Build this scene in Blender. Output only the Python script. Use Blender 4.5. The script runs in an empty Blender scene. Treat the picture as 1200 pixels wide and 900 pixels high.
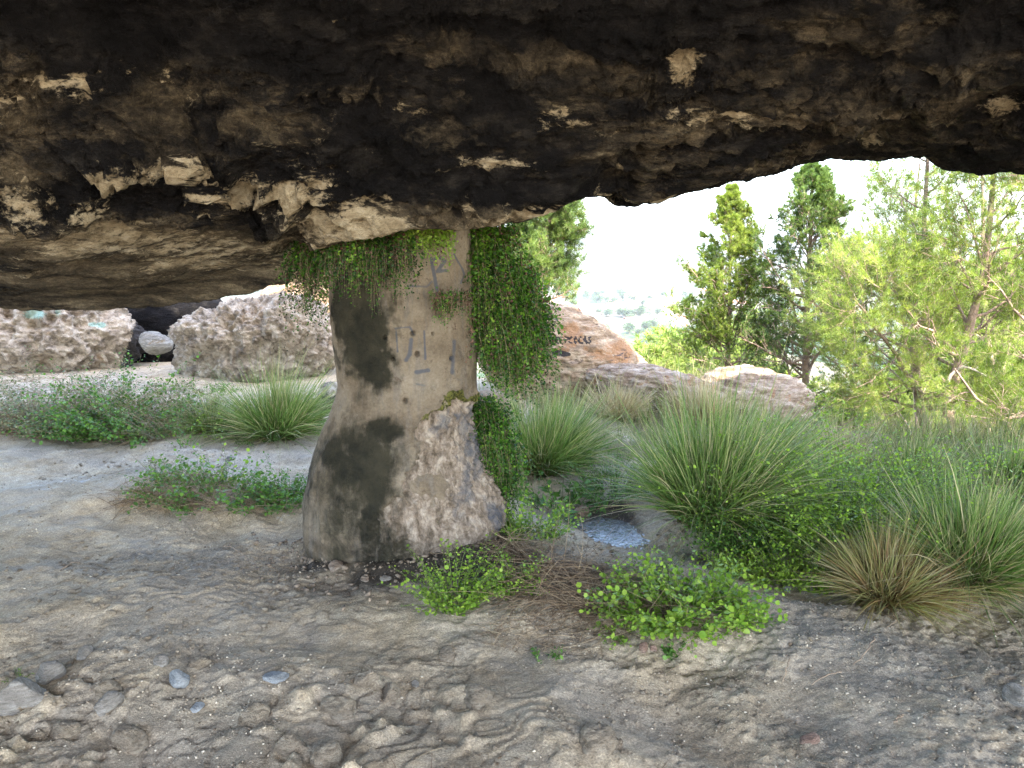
import bpy, bmesh, math, time
import numpy as np
from math import radians as R, sin, cos, tan, pi
T0 = time.time()
rng = np.random.default_rng(7)
sc = bpy.context.scene
COL = sc.collection

# ------------------------------------------------------------------ camera
EYE = 1.6; PITCH = R(10.1); FPX = 924.0
cam_d = bpy.data.cameras.new('camera'); cam = bpy.data.objects.new('camera', cam_d); COL.objects.link(cam)
cam_d.sensor_width = 36; cam_d.lens = 36*FPX/1200.0; cam_d.clip_start = 0.05; cam_d.clip_end = 20000
cam.location = (0, 0, EYE); cam.rotation_euler = (pi/2-PITCH, 0, 0)
sc.camera = cam
CP, SP = cos(PITCH), sin(PITCH)
def ray(px, py):
    x = (px-600)/FPX; y = (450-py)/FPX
    return np.array([x, CP+y*SP, -SP+y*CP])
def at(px, py, Y):
    d = ray(px, py); k = Y/d[1]
    return np.array([d[0]*k, Y, EYE+d[2]*k])
def proj(P):
    x = P[..., 0]; f = P[..., 1]*CP-(P[..., 2]-EYE)*SP; u = P[..., 1]*SP+(P[..., 2]-EYE)*CP
    f = np.where(f > 0.05, f, 1e-3)
    return 600+FPX*x/f, 450-FPX*u/f

# ------------------------------------------------------------------ noise
_p = rng.permutation(256); _p = np.concatenate([_p, _p, _p])
_g = rng.normal(size=(256, 3)); _g /= np.linalg.norm(_g, axis=1)[:, None]
def perlin(P):
    Pi = np.floor(P).astype(int); f = P-Pi; Pi &= 255
    u = f*f*f*(f*(f*6-15)+10)
    out = 0
    for dx in (0, 1):
        for dy in (0, 1):
            for dz in (0, 1):
                h = _p[_p[_p[Pi[..., 0]+dx]+Pi[..., 1]+dy]+Pi[..., 2]+dz]
                g = _g[h]
                d = g[..., 0]*(f[..., 0]-dx)+g[..., 1]*(f[..., 1]-dy)+g[..., 2]*(f[..., 2]-dz)
                w = (u[..., 0] if dx else 1-u[..., 0])*(u[..., 1] if dy else 1-u[..., 1])*(u[..., 2] if dz else 1-u[..., 2])
                out = out+w*d
    return out*1.5
def fbm(P, o=4, gain=.5, lac=2.03):
    s = 0; a = 1; k = 1.0
    for i in range(o):
        s = s+a*perlin(P*k+i*17.3); a *= gain; k *= lac
    return s
def ridged(P, o=4, gain=.5):
    s = 0; a = 1; k = 1.0
    for i in range(o):
        s = s+a*(1-2*np.abs(perlin(P*k+i*9.7))); a *= gain; k *= 2.1
    return s
def sm(a, b, x):
    t = np.clip((x-a)/(b-a), 0, 1); return t*t*(3-2*t)
def st(*a): return np.stack(np.broadcast_arrays(*a), -1)

# ------------------------------------------------------------------ mesh helpers
def mk(name, V, F, mat, parent=None, smooth=False, attrs=None):
    V = np.asarray(V, dtype=np.float32).reshape(-1, 3); F = np.asarray(F, dtype=np.int32)
    k = F.shape[1]; n = len(F)
    me = bpy.data.meshes.new(name)
    me.vertices.add(len(V)); me.vertices.foreach_set('co', V.ravel())
    me.loops.add(n*k); me.loops.foreach_set('vertex_index', F.ravel())
    me.polygons.add(n)
    me.polygons.foreach_set('loop_start', np.arange(n, dtype=np.int32)*k)
    if smooth: me.polygons.foreach_set('use_smooth', np.ones(n, dtype=bool))
    if attrs:
        for an, (dom, data) in attrs.items():
            a = me.attributes.new(an, 'FLOAT', dom)
            a.data.foreach_set('value', np.asarray(data, dtype=np.float32).ravel())
    me.update(calc_edges=True)
    me.materials.append(mat)
    o = bpy.data.objects.new(name, me); COL.objects.link(o)
    if parent: o.parent = parent
    return o
def empty(name, loc=(0, 0, 0)):
    o = bpy.data.objects.new(name, None); COL.objects.link(o); o.location = tuple(float(c) for c in loc)
    o.empty_display_size = .1
    return o
def tag(o, label=None, cat=None, group=None, kind=None):
    if label: o['label'] = label
    if cat: o['category'] = cat
    if group: o['group'] = group
    if kind: o['kind'] = kind
    return o
def grid_faces(nr, nc, wrap=False):
    r = np.arange(nr-1)[:, None]; c = np.arange(nc if wrap else nc-1)[None, :]
    c2 = (c+1) % nc
    a = r*nc+c; b = r*nc+c2; d = (r+1)*nc+c; e = (r+1)*nc+c2
    return np.stack(np.broadcast_arrays(a, b, e, d), -1).reshape(-1, 4)
def norm(v): return v/np.maximum(np.linalg.norm(v, axis=-1, keepdims=True), 1e-9)
def rand_unit(n): return norm(rng.normal(size=(n, 3)))

def tubes(P, Rad, S=5):
    """P (N,K,3) polylines, Rad (N,K) -> V,F"""
    N, K, _ = P.shape
    t = np.empty_like(P); t[:, 1:-1] = P[:, 2:]-P[:, :-2]; t[:, 0] = P[:, 1]-P[:, 0]; t[:, -1] = P[:, -1]-P[:, -2]
    t = norm(t)
    ref = np.where(np.abs(t[:, :1, 2:3]) > .8, np.array([1., 0.13, 0.07]), np.array([0.07, .13, 1.])); ref = np.broadcast_to(ref, t.shape)
    u = norm(np.cross(t, ref)); w = np.cross(t, u)
    a = np.arange(S)*2*pi/S
    V = P[:, :, None]+Rad[:, :, None, None]*(u[:, :, None]*np.cos(a)[None, None, :, None]+w[:, :, None]*np.sin(a)[None, None, :, None])
    f = grid_faces(K, S, True)
    F = (f[None]+(np.arange(N)*K*S)[:, None, None]).reshape(-1, 4)
    return V.reshape(-1, 3), F
def basis(d, up=None):
    """rotation matrices whose Y axis is d (N,3), Z near up"""
    d = norm(d)
    if up is None: up = np.broadcast_to(np.array([0., 0., 1.]), d.shape)
    x = norm(np.cross(d, up)+1e-6); z = np.cross(x, d)
    return np.stack([x, d, z], -1)
def scatter(tv, tf, P, M, S):
    """template verts/faces at positions P with matrices M(N,3,3), scale S (N,) or (N,3)"""
    if S.ndim == 1: S = S[:, None]
    V = np.einsum('nij,nvj->nvi', M, tv[None]*S[:, None, :])+P[:, None]
    F = (tf[None]+(np.arange(len(P))*len(tv))[:, None, None]).reshape(-1, tf.shape[1])
    return V.reshape(-1, 3), F
LEAF_V = np.array([[0, 0, 0], [-.27, .42, .07], [0, .5, -.02], [.27, .42, .07], [0, 1, -.06]], float)
LEAF_F = np.array([[0, 3, 2], [0, 2, 1], [1, 2, 4], [2, 3, 4]])
ROUND_V = np.array([[0, 0, 0], [-.36, .22, .05], [-.42, .62, .06], [0, 1, -.02], [.42, .62, .06], [.36, .22, .05], [0, .5, -.03]], float)
ROUND_F = np.array([[0, 6, 1], [1, 6, 2], [2, 6, 3], [3, 6, 4], [4, 6, 5], [5, 6, 0]])
LANCE_V = np.array([[0, 0, 0], [-.11, .35, .03], [0, 1, -.08], [.11, .35, .03]], float)
LANCE_F = np.array([[0, 3, 2], [0, 2, 1]])
TRI_V = np.array([[0, 0, 0], [-.38, .8, .05], [0, 1, -.04], [.38, .8, .05]], float)   # fan-shaped leaflet
TRI_F = np.array([[0, 3, 2], [0, 2, 1]])
def needle_tuft(n, spread, w, seed):
    r = np.random.default_rng(seed); V = []; F = []
    for i in range(n):
        a = r.uniform(0, 2*pi); s = spread*math.sqrt(r.uniform(.05, 1)); b = r.uniform(-.1, .35)
        d = np.array([sin(s)*cos(a), cos(s), sin(s)*sin(a)]); l = r.uniform(.7, 1.1)
        side = norm(np.cross(d, r.normal(size=3)))*w
        o = np.array([0, b, 0]); k = len(V)
        V += [o-side, o+side, o+d*l]; F.append([k, k+1, k+2])
    return np.array(V), np.array(F)

# ------------------------------------------------------------------ materials
class NT:
    def __init__(s, name):
        s.m = bpy.data.materials.new(name); s.m.use_nodes = True
        s.t = s.m.node_tree; s.n = s.t.nodes; s.l = s.t.links
        s.bsdf = s.n['Principled BSDF']; s.out = s.n['Material Output']
        s.tc = s.n.new('ShaderNodeTexCoord')
    def link(s, a, b): s.l.new(a, b)
    def coord(s, scale=(1, 1, 1), rot=(0, 0, 0), obj=True):
        mp = s.n.new('ShaderNodeMapping'); mp.inputs['Scale'].default_value = scale; mp.inputs['Rotation'].default_value = rot
        s.link(s.tc.outputs['Object'], mp.inputs[0]); return mp.outputs[0]
    def noise(s, scale, detail=5, rough=.6, co=None, dist=0, typ='FBM'):
        n = s.n.new('ShaderNodeTexNoise'); n.inputs['Scale'].default_value = scale; n.inputs['Detail'].default_value = detail
        n.inputs['Roughness'].default_value = rough; n.inputs['Distortion'].default_value = dist
        s.link(co if co else s.tc.outputs['Object'], n.inputs['Vector']); return s.math('MULTIPLY_ADD', n.outputs['Fac'], 1.55, -.275)
    def vor(s, scale, feat='F1', co=None, rnd=1):
        n = s.n.new('ShaderNodeTexVoronoi'); n.feature = feat; n.inputs['Scale'].default_value = scale; n.inputs['Randomness'].default_value = rnd
        s.link(co if co else s.tc.outputs['Object'], n.inputs['Vector']); return n
    def attr(s, name):
        n = s.n.new('ShaderNodeAttribute'); n.attribute_name = name; return n.outputs['Fac']
    def ramp(s, fac, stops, interp='LINEAR'):
        n = s.n.new('ShaderNodeValToRGB'); cr = n.color_ramp; cr.interpolation = interp
        while len(cr.elements) < len(stops): cr.elements.new(.5)
        for e, (p, c) in zip(cr.elements, stops):
            e.position = p; e.color = (c, c, c, 1) if not hasattr(c, '__len__') else (*c, 1)
        s.link(fac, n.inputs[0]); return n.outputs[0]
    def mix(s, f, a, b, mode='MIX'):
        n = s.n.new('ShaderNodeMix'); n.data_type = 'RGBA'; n.blend_type = mode
        for v, i in ((f, 0), (a, 6), (b, 7)):
            if hasattr(v, 'node'): s.link(v, n.inputs[i])
            elif i == 0: n.inputs[0].default_value = v
            else: n.inputs[i].default_value = (*v, 1) if hasattr(v, '__len__') else (v, v, v, 1)
        return n.outputs[2]
    def math(s, op, a, b=0.0, c=None, clamp=False):
        n = s.n.new('ShaderNodeMath'); n.operation = op; n.use_clamp = clamp
        for i, v in enumerate((a, b, c)):
            if v is None: continue
            if hasattr(v, 'node'): s.link(v, n.inputs[i])
            else: n.inputs[i].default_value = v
        return n.outputs[0]
    def step(s, v, a, b):
        n = s.n.new('ShaderNodeMapRange'); n.interpolation_type = 'SMOOTHSTEP'
        n.inputs[1].default_value = a; n.inputs[2].default_value = b; s.link(v, n.inputs[0]); return n.outputs[0]
    def bump(s, h, strength=.5, dist=.02, prev=None):
        n = s.n.new('ShaderNodeBump'); n.inputs['Strength'].default_value = strength; n.inputs['Distance'].default_value = dist
        s.link(h, n.inputs['Height'])
        if prev: s.link(prev, n.inputs['Normal'])
        return n.outputs[0]
    def finish(s, col, rough=.9, normal=None, spec=.3):
        if hasattr(col, 'node'): s.link(col, s.bsdf.inputs['Base Color'])
        else: s.bsdf.inputs['Base Color'].default_value = (*col, 1)
        if hasattr(rough, 'node'): s.link(rough, s.bsdf.inputs['Roughness'])
        else: s.bsdf.inputs['Roughness'].default_value = rough
        s.bsdf.inputs['Specular IOR Level'].default_value = spec
        if normal: s.link(normal, s.bsdf.inputs['Normal'])
        return s.m

def foliage_mat(name, stops, transl=.35, rough=.5, vary=.35, nscale=1.5):
    t = NT(name)
    r = t.attr('r')
    c = t.ramp(r, stops)
    n = t.noise(nscale, 3)
    c = t.mix(vary, c, t.ramp(n, [(.3, .35), (.7, 1.0)]), 'MULTIPLY')
    t.finish(c, rough, spec=.35)
    tr = t.n.new('ShaderNodeBsdfTranslucent')
    c2 = t.mix(1.0, c, (1.0, 1.05, .45), 'MULTIPLY'); t.link(c2, tr.inputs[0])
    mx = t.n.new('ShaderNodeMixShader'); mx.inputs[0].default_value = transl
    t.link(t.bsdf.outputs[0], mx.inputs[1]); t.link(tr.outputs[0], mx.inputs[2]); t.link(mx.outputs[0], t.out.inputs[0])
    return t.m

# rock of the roof: soot over limestone
t = NT('sooty_limestone')
co = t.coord((1, 1.0, 1.6)); cs = t.coord((.55, 1.7, 1.7), (0, 0, .25))
bare = t.attr('bare'); tone = t.attr('tone')
n1 = t.noise(4.6, 8, .7, cs, .5); n2 = t.noise(20, 7, .75, cs, .5); n3 = t.noise(2.6, 9, .75, cs, .4)
m = t.math('ADD', bare, t.math('MULTIPLY_ADD', n1, 1.5, -.75)); m = t.math('ADD', m, t.math('MULTIPLY_ADD', n2, 1.2, -.6))
mask = t.step(m, .34, .68)
soot_and_dark = t.ramp(t.noise(6, 8, .7, co), [(.3, (.006, .006, .008)), (.55, (.015, .014, .016)), (.8, (.055, .050, .046))])
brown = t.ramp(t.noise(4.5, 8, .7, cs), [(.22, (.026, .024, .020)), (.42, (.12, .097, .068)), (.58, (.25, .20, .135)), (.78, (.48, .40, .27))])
base = t.mix(t.step(t.math('ADD', tone, t.math('MULTIPLY_ADD', n3, 1.2, -.6)), .3, .7), soot_and_dark, brown)
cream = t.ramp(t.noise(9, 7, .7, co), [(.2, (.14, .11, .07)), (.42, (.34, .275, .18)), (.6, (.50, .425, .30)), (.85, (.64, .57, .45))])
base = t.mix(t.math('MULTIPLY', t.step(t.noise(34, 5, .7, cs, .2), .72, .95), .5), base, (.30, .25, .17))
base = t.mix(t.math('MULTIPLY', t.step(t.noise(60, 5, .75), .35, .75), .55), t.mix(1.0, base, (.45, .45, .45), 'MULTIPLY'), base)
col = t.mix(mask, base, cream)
b = t.bump(t.noise(26, 9, .75, co), .9, .025); b = t.bump(t.noise(6, 8, .7, cs), .9, .05, b)
M_ROOF = t.finish(col, .9, b, .12)

# pale bedded limestone boulders
def rock_mat(name, c0, c1, c2, ochre, dark, scale=2.5, ocrange=(.5, .62), darkr=(.62, .7), bandrot=(0.2, .1, 0), attrpaint=None, rough_b=.8, band=(.6, .6, 3.0)):
    t = NT(name)
    cs = t.coord(band, bandrot)
    a = t.noise(scale, 8, .68, None, .5)
    c = t.ramp(t.noise(scale*2.6, 8, .7, cs, .3), [(.3, c0), (.5, c1), (.7, c2)])
    c = t.mix(t.step(a, *ocrange), c, t.mix(t.noise(scale*6, 4), ochre, tuple(x*.6 for x in ochre)))
    c = t.mix(t.step(t.noise(scale*1.7, 9, .75, cs, .8), *darkr), c, dark)
    if attrpaint:
        for nm, pc, am in attrpaint:
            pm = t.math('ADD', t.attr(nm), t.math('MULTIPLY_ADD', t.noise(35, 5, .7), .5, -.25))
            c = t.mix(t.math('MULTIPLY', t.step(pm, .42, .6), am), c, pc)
    b = t.bump(t.noise(scale*9, 9, .75), rough_b, .03); b = t.bump(t.noise(scale*3, 7, .7, cs), rough_b*.8, .06, b)
    return t.finish(c, .9, b, .25)
M_PALE = rock_mat('pale_limestone', (.16, .13, .10), (.36, .30, .235), (.54, .47, .385), (.34, .23, .14), (.09, .07, .055), 2.6, (.60, .82), (.64, .76), band=(1, 1, 1.15),
                  attrpaint=[('paint', (.30, .55, .50), .6), ('soot_and_dark', (.02, .02, .024), .95)])
M_ORANGE = rock_mat('orange_limestone', (.17, .12, .08), (.31, .225, .15), (.48, .385, .285), (.38, .22, .12), (.10, .07, .06), 2.2, (.55, .68), (.62, .7),
                    attrpaint=[('paint', (.018, .02, .026), .92)])
M_BEDDED = rock_mat('bedded_limestone', (.15, .10, .07), (.30, .23, .17), (.46, .39, .32), (.36, .19, .09), (.14, .09, .06), 3.2, (.58, .75), (.66, .78), bandrot=(.05, -.12, 0))
M_STONE = rock_mat('loose_stone', (.20, .18, .15), (.33, .30, .26), (.46, .43, .38), (.30, .22, .13), (.12, .11, .1), 6, (.58, .7), (.66, .74))
M_BLUESTONE = rock_mat('grey_stone', (.26, .28, .29), (.38, .40, .41), (.50, .52, .53), (.30, .28, .24), (.16, .17, .18), 7, (.64, .75), (.68, .76))
M_EARTH = rock_mat('earthy_bedrock', (.20, .155, .105), (.36, .295, .215), (.48, .41, .31), (.30, .21, .13), (.16, .12, .09), 7, (.6, .75), (.68, .8))
M_CLAY = rock_mat('clay_stone', (.24, .15, .11), (.36, .24, .18), (.45, .33, .26), (.34, .2, .13), (.14, .1, .08), 7, (.58, .7), (.66, .74))

# plastered pillar
t = NT('weathered_plaster')
raw = t.attr('raw'); stain = t.attr('stain'); moss = t.attr('moss'); blue = t.attr('blue')
nz = t.math('MULTIPLY_ADD', t.noise(9, 8, .7, None, .4), .9, -.45)
csv = t.coord((4, 4, .7))
pl = t.ramp(t.noise(3.5, 8, .65), [(.25, (.165, .13, .093)), (.5, (.285, .235, .175)), (.78, (.42, .37, .295))])
pl = t.mix(t.math('MULTIPLY', t.step(t.noise(5, 7, .65, csv, .3), .5, .72), .55), pl, (.24, .22, .20))
pl = t.mix(t.math('MULTIPLY', t.step(t.noise(16, 6, .75), .62, .72), .6), pl, (.14, .10, .07))
pl = t.mix(t.math('MULTIPLY', t.step(t.noise(80, 5, .75), .3, .75), .35), t.mix(1.0, pl, (.6, .58, .55), 'MULTIPLY'), pl)
rw = t.ramp(t.noise(14, 9, .72, t.coord((1.4, 1.4, .8)), .5), [(.28, (.09, .07, .05)), (.5, (.25, .20, .155)), (.72, (.44, .38, .31))])
c = t.mix(t.step(t.math('ADD', raw, t.math('MULTIPLY', nz, .25)), .45, .55), pl, rw)
c = t.mix(t.math('MULTIPLY', t.step(t.math('ADD', blue, t.math('MULTIPLY', nz, .8)), .12, .62), .85), c, (.075, .085, .105))
nv = t.math('MULTIPLY_ADD', t.noise(3, 8, .7, t.coord((3.5, 3.5, .8)), .3), .8, -.4)
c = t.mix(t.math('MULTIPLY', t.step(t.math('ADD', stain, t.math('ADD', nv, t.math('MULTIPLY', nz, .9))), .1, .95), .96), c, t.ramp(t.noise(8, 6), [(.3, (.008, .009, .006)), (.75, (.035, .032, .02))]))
c = t.mix(t.step(t.math('ADD', moss, t.math('MULTIPLY', nz, 1.5)), .5, .7), c, t.ramp(t.noise(60, 4), [(.35, (.03, .03, .01)), (.65, (.12, .12, .03))]))
b = t.bump(t.noise(55, 8, .75), .7, .012); b = t.bump(t.noise(12, 8, .72, None, .5), .6, .02, b)
M_PILLAR = t.finish(c, .85, b, .15)

# ground
t = NT('dusty_earth')
wet_and_shade = t.attr('wet_and_shade'); veg = t.attr('veg'); lime = t.attr('lime')
n = t.noise(1.1, 9, .68); n2 = t.noise(7, 9, .72, None, .3); n3 = t.noise(38, 6, .75)
dirt = t.ramp(n2, [(.12, (.34, .26, .165)), (.48, (.59, .475, .325)), (.85, (.74, .63, .46))])
dirt = t.mix(t.math('MULTIPLY', t.step(n, .45, .6), .55), dirt, (.48, .42, .34))
dirt = t.mix(t.math('MULTIPLY', t.step(n3, .66, .85), .6), dirt, (.20, .165, .125))
dirt = t.mix(t.math('MULTIPLY', t.step(t.noise(2.3, 7, .7), .58, .85), .5), dirt, (.32, .285, .245))
dirt = t.mix(t.math('MULTIPLY', t.step(t.noise(130, 4, .75), .30, .80), .65), t.mix(1.0, dirt, (.50, .50, .50), 'MULTIPLY'), t.mix(1.0, dirt, (1.2, 1.2, 1.2), 'MULTIPLY'))
dirt = t.mix(t.step(t.math('ADD', lime, t.math('MULTIPLY_ADD', n2, 1.2, -.6)), .45, .62), dirt, t.ramp(n3, [(.3, (.36, .335, .30)), (.7, (.56, .53, .48))]))
dirt = t.mix(t.step(t.math('ADD', wet_and_shade, t.math('MULTIPLY_ADD', n2, .8, -.4)), .3, .8), dirt, (.055, .045, .035))
scrub = t.mix(t.noise(9, 7, .7), t.ramp(t.noise(.9, 6), [(.25, (.07, .085, .03)), (.7, (.17, .14, .08))]), (.10, .075, .045))
vo = t.vor(.009, 'F1', t.coord((1, .6, 1), (0, 0, .5)))
fields = t.ramp(t.math('ADD', vo.outputs['Color'], t.math('MULTIPLY_ADD', t.noise(.05, 5), .5, -.25)), [(.15, (.025, .045, .018)), (.4, (.10, .095, .06)), (.6, (.16, .14, .095)), (.85, (.035, .06, .025))])
c = t.mix(veg, dirt, scrub)
c = t.mix(t.attr('far'), c, fields)
gm = t.step(t.noise(1.7, 4, .6), .35, .75); b = t.bump(t.math('MULTIPLY', t.noise(70, 8, .8), t.math('MULTIPLY_ADD', gm, .8, .2)), .9, .010); b = t.bump(t.math('MULTIPLY', t.noise(18, 9, .75), t.math('MULTIPLY_ADD', gm, .7, .3)), .7, .018, b)
rg = t.mix(t.step(wet_and_shade, .5, .9), (.92,)*3, (.45,)*3)
M_GROUND = t.finish(c, rg, b, .15)

def simple(name, c, rough=.8, noise=None, bumpd=None):
    t = NT(name)
    col = t.ramp(t.noise(noise or 5, 6, .7), [(.3, tuple(x*.55 for x in c)), (.7, tuple(min(1, x*1.35) for x in c))])
    return t.finish(col, rough, t.bump(t.noise((noise or 5)*4, 6, .7), .6, bumpd) if bumpd else None, .3)
M_BARK = simple('pine_bark', (.30, .215, .17), .9, 9, .02)
M_DEAD = simple('dead_grey_wood', (.42, .37, .32), .85, 14, .01)
M_TWIG = simple('dry_twig', (.27, .20, .135), .85, 30)
M_STEM = simple('green_stem', (.10, .14, .04), .7, 20)
M_DRYSTEM = foliage_mat('dry_brown_stems', [(0, (.10, .065, .04)), (.5, (.26, .18, .11)), (1, (.46, .36, .23))], .12, .8, .3, 6)
G = lambda *a: list(a)
M_GRASS = foliage_mat('tussock_blade', [(0, (.17, .12, .05)), (.14, (.14, .14, .04)), (.3, (.09, .165, .035)), (.6, (.15, .25, .065)), (.8, (.27, .32, .12)), (1, (.54, .46, .29))], .3, .45, .3)
M_DRYGRASS = foliage_mat('straw_blade', [(0, (.13, .075, .035)), (.35, (.30, .19, .09)), (.6, (.30, .26, .10)), (.8, (.28, .30, .11)), (1, (.52, .42, .26))], .3, .55, .3)
M_WILD = foliage_mat('wild_grass_blade', [(0, (.14, .10, .05)), (.3, (.11, .15, .045)), (.55, (.17, .20, .075)), (.75, (.32, .28, .15)), (1, (.46, .38, .24))], .3, .55, .4, .9)
M_PALEGRASS = foliage_mat('pale_dry_blade', [(0, (.22, .15, .09)), (.5, (.42, .32, .21)), (1, (.62, .52, .38))], .3, .6, .3)
M_LIME = foliage_mat('lime_leaf', [(0, (.10, .20, .025)), (.5, (.21, .36, .04)), (1, (.36, .50, .08))], .4, .45, .35, 5)
M_BRIGHT = foliage_mat('bright_lime_leaf', [(0, (.13, .24, .025)), (.5, (.27, .43, .045)), (1, (.42, .56, .09))], .42, .45, .35, 5)
M_MID = foliage_mat('mid_green_leaf', [(0, (.05, .115, .025)), (.5, (.09, .20, .035)), (1, (.17, .32, .06))], .38, .45, .35, 4)
M_FERN = foliage_mat('maidenhair_leaf', [(0, (.012, .04, .008)), (.4, (.04, .12, .012)), (.75, (.12, .27, .025)), (1, (.26, .42, .05))], .35, .5, .4, 6)
M_FERNDRY = foliage_mat('withered_fern', [(0, (.06, .025, .02)), (.5, (.13, .065, .05)), (1, (.22, .13, .09))], .25, .7, .4, 8)
M_GREY = foliage_mat('grey_green_leaf', [(0, (.07, .10, .05)), (.5, (.15, .20, .10)), (.85, (.26, .31, .18)), (1, (.36, .30, .18))], .3, .6, .4, 5)
M_PINE = foliage_mat('pine_needle', [(0, (.09, .15, .03)), (.5, (.19, .27, .05)), (1, (.34, .40, .09))], .45, .5, .35, 1.2)
M_PINELT = foliage_mat('young_pine_needle', [(0, (.16, .24, .05)), (.5, (.27, .35, .085)), (1, (.42, .46, .14))], .5, .5, .3, 1.0)
M_CONI = foliage_mat('conifer_spray', [(0, (.06, .11, .03)), (.5, (.12, .20, .05)), (1, (.24, .32, .08))], .3, .5, .35, 1.5)

# ------------------------------------------------------------------ terrain
def coarse(x, y):
    edge = 9.2+7.5*sm(-.4, -3.2, x)-3.0*sm(2.2, 3.5, x)-.5*sm(3.5, 6, x)
    s = y-edge
    k = np.where(s > 0, np.sqrt(s*s+1.5**2)-1.5, 0)
    z = -np.minimum(.56*k, 400)
    z = -(104*(1-np.exp(z/104*1.0)))*1.0 if False else np.maximum(z, -104)
    z = z-.12*sm(5.2, 8.5, y)*sm(.8, 3.0, x)
    far = np.sqrt(x*x+y*y)
    z = z+sm(3200, 7500, far)*220*(.6+.4*np.sin(x*.0011+1.3)+.25*np.sin(x*.0031))
    z = z+.15*np.exp(-((x+1.9)**2/1.3+(y-4.75)**2/.22))          # hummock under the left weeds
    z = z+.10*sm(-.6, -4, x)*sm(6.5, 4.0, y)*sm(0, 2.5, y)
    z = z-.10*np.exp(-((x+.95)**2/.25+(y-4.1)**2/.18))           # hollow by the pillar foot
    z = z+.07*np.exp(-((x-.25)**2/.35+(y-3.55)**2/.16))          # bank with dry brush
    z = z-.09*np.exp(-((x-.56)**2/.10+(y-4.62)**2/.10))          # stream bed
    z = z-.05*np.exp(-(((x-.62)-(4.45-y)*.9)**2/.08))*sm(2.9, 3.6, y)*sm(6, 4.5, y)
    dp = np.hypot((x+.58), (y-4.12)/.95); z = z+.075*np.exp(-((dp-.46)/.13)**2)
    return z
def fine(x, y):
    P = st(x, y, x*0+.37)
    near = sm(11, 6, np.abs(y))*sm(14, 7, np.abs(x))
    d = .080*fbm(P*.9, 3)+.017*fbm(P*2.7+5, 4, .5)
    rot = .75; u = x*cos(rot)+y*sin(rot); v = -x*sin(rot)+y*cos(rot)
    msk = sm(-.05, .45, fbm(P*1.1+9, 3)+.25*sm(3.0, 1.9, y))
    d += .0035*ridged(st(u*3.2, v*7.5, x*0+2.1)+.25*fbm(P*2+3, 2)[..., None], 4, .6)*(.12+.95*msk)
    d += .013*np.maximum(0, fbm(P*7+33, 4, .6)-.12)*(.25+.75*msk)
    g_ = .25+.75*np.maximum(msk, sm(.4, 1.8, x)); d += g_*(.0055*fbm(P*19, 3, .65)+.004*np.abs(perlin(P*55))+.010*np.maximum(0, perlin(P*33+4)))
    q1 = fbm(P*1.5+40, 4, .55)*4.5+u*.9; f1 = q1-np.floor(q1)
    d += .010*(sm(0, .06, f1)-f1)*sm(-.3, .3, fbm(P*.8+70, 2)+.5*sm(3.4, 2.2, y)*sm(1.2, -.4, x))
    q2 = fbm(P*5+80, 3, .6)*3+v*2; f2 = q2-np.floor(q2)
    d += .003*(sm(0, .15, f2)-f2)
    d += .0045*ridged(P*13+6, 3, .6)*msk
    # rocky knobs poking from the soil in the near foreground
    k = np.maximum(0, fbm(P*6.3+21, 3, .5)-.28)
    d += .085*k*sm(2.9, 2.1, y)*sm(.6, -.6, x)+.015*k
    return d*near+.35*fbm(P*.11, 3)*sm(10, 22, y)*(1-sm(300, 500, y))
def gh(x, y):
    x = np.asarray(x, float); y = np.asarray(y, float); return coarse(x, y)+fine(x, y)
def g1(x, y): return float(gh(np.array([x]), np.array([y]))[0])
def on(px, py):
    """first hit of a pixel ray with the terrain"""
    d = ray(px, py); ks = np.linspace(1.5, 40, 6000)
    z = EYE+d[2]*ks; gz = coarse(d[0]*ks, d[1]*ks)
    i = np.argmax(z < gz); k = ks[i]
    return np.array([d[0]*k, d[1]*k, g1(d[0]*k, d[1]*k)])
WX, WY = on(712, 611)[:2]
def axis(lo, hi, d0, limit, gr=1.09):
    a = [lo]; 
    c = list(np.arange(lo, hi, d0)); d = d0; x = c[-1]
    while x < limit: d *= gr; x += d; c.append(x)
    d = d0; x = lo; b = []
    return c
xs = axis(0, 4.0, .010, 7000, 1.08); xs = np.array([-v for v in xs[:0:-1]]+xs)
yp = axis(1.6, 5.6, .010, 9000, 1.045); ym = axis(0, .1, .03, 90, 1.12)
ys = np.array([1.6-v for v in ym[:0:-1]]+yp)
X, Y = np.meshgrid(xs, ys)
Z = gh(X, Y)
px, py = proj(st(X, Y, Z))
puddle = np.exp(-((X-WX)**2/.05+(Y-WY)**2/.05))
wet_and_shade = puddle*1.1+.5*np.exp(-(((X-.62)-(4.45-Y)*.9)**2/.05))*sm(3.3, 3.9, Y)*sm(6, 4.6, Y)
wet_and_shade += .42*np.exp(-((X+.55)**2/.40+(Y-3.90)**2/.12))+.4*np.exp(-((X-.15)**2/.05+(Y-2.95)**2/.03))
dpp = np.hypot((X+.58), (Y-4.12)/.95); wet_and_shade += (.5+.5*fbm(st(X*3, Y*3, X*0+5), 3))*np.exp(-((dpp-.52)/.13)**2)*(Y < 4.5)  # dark soil ring at the foot, with the hollow's shadow painted in
wet_and_shade += .65*np.exp(-((X-.15)**2/.5+(Y-3.5)**2/.12))
veg = sm(5.9, 7.4, Y+.45*X-.6)*(X > .2)+sm(14, 18, Y)*(X <= -.4)
veg = np.maximum(veg, .85*sm(0, .6, Y-(5.85-.95*X))*(X > .4)*sm(-.5, .1, fbm(st(X*2, Y*2, X*0), 3)))
veg = np.clip(veg, 0, 1)
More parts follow.
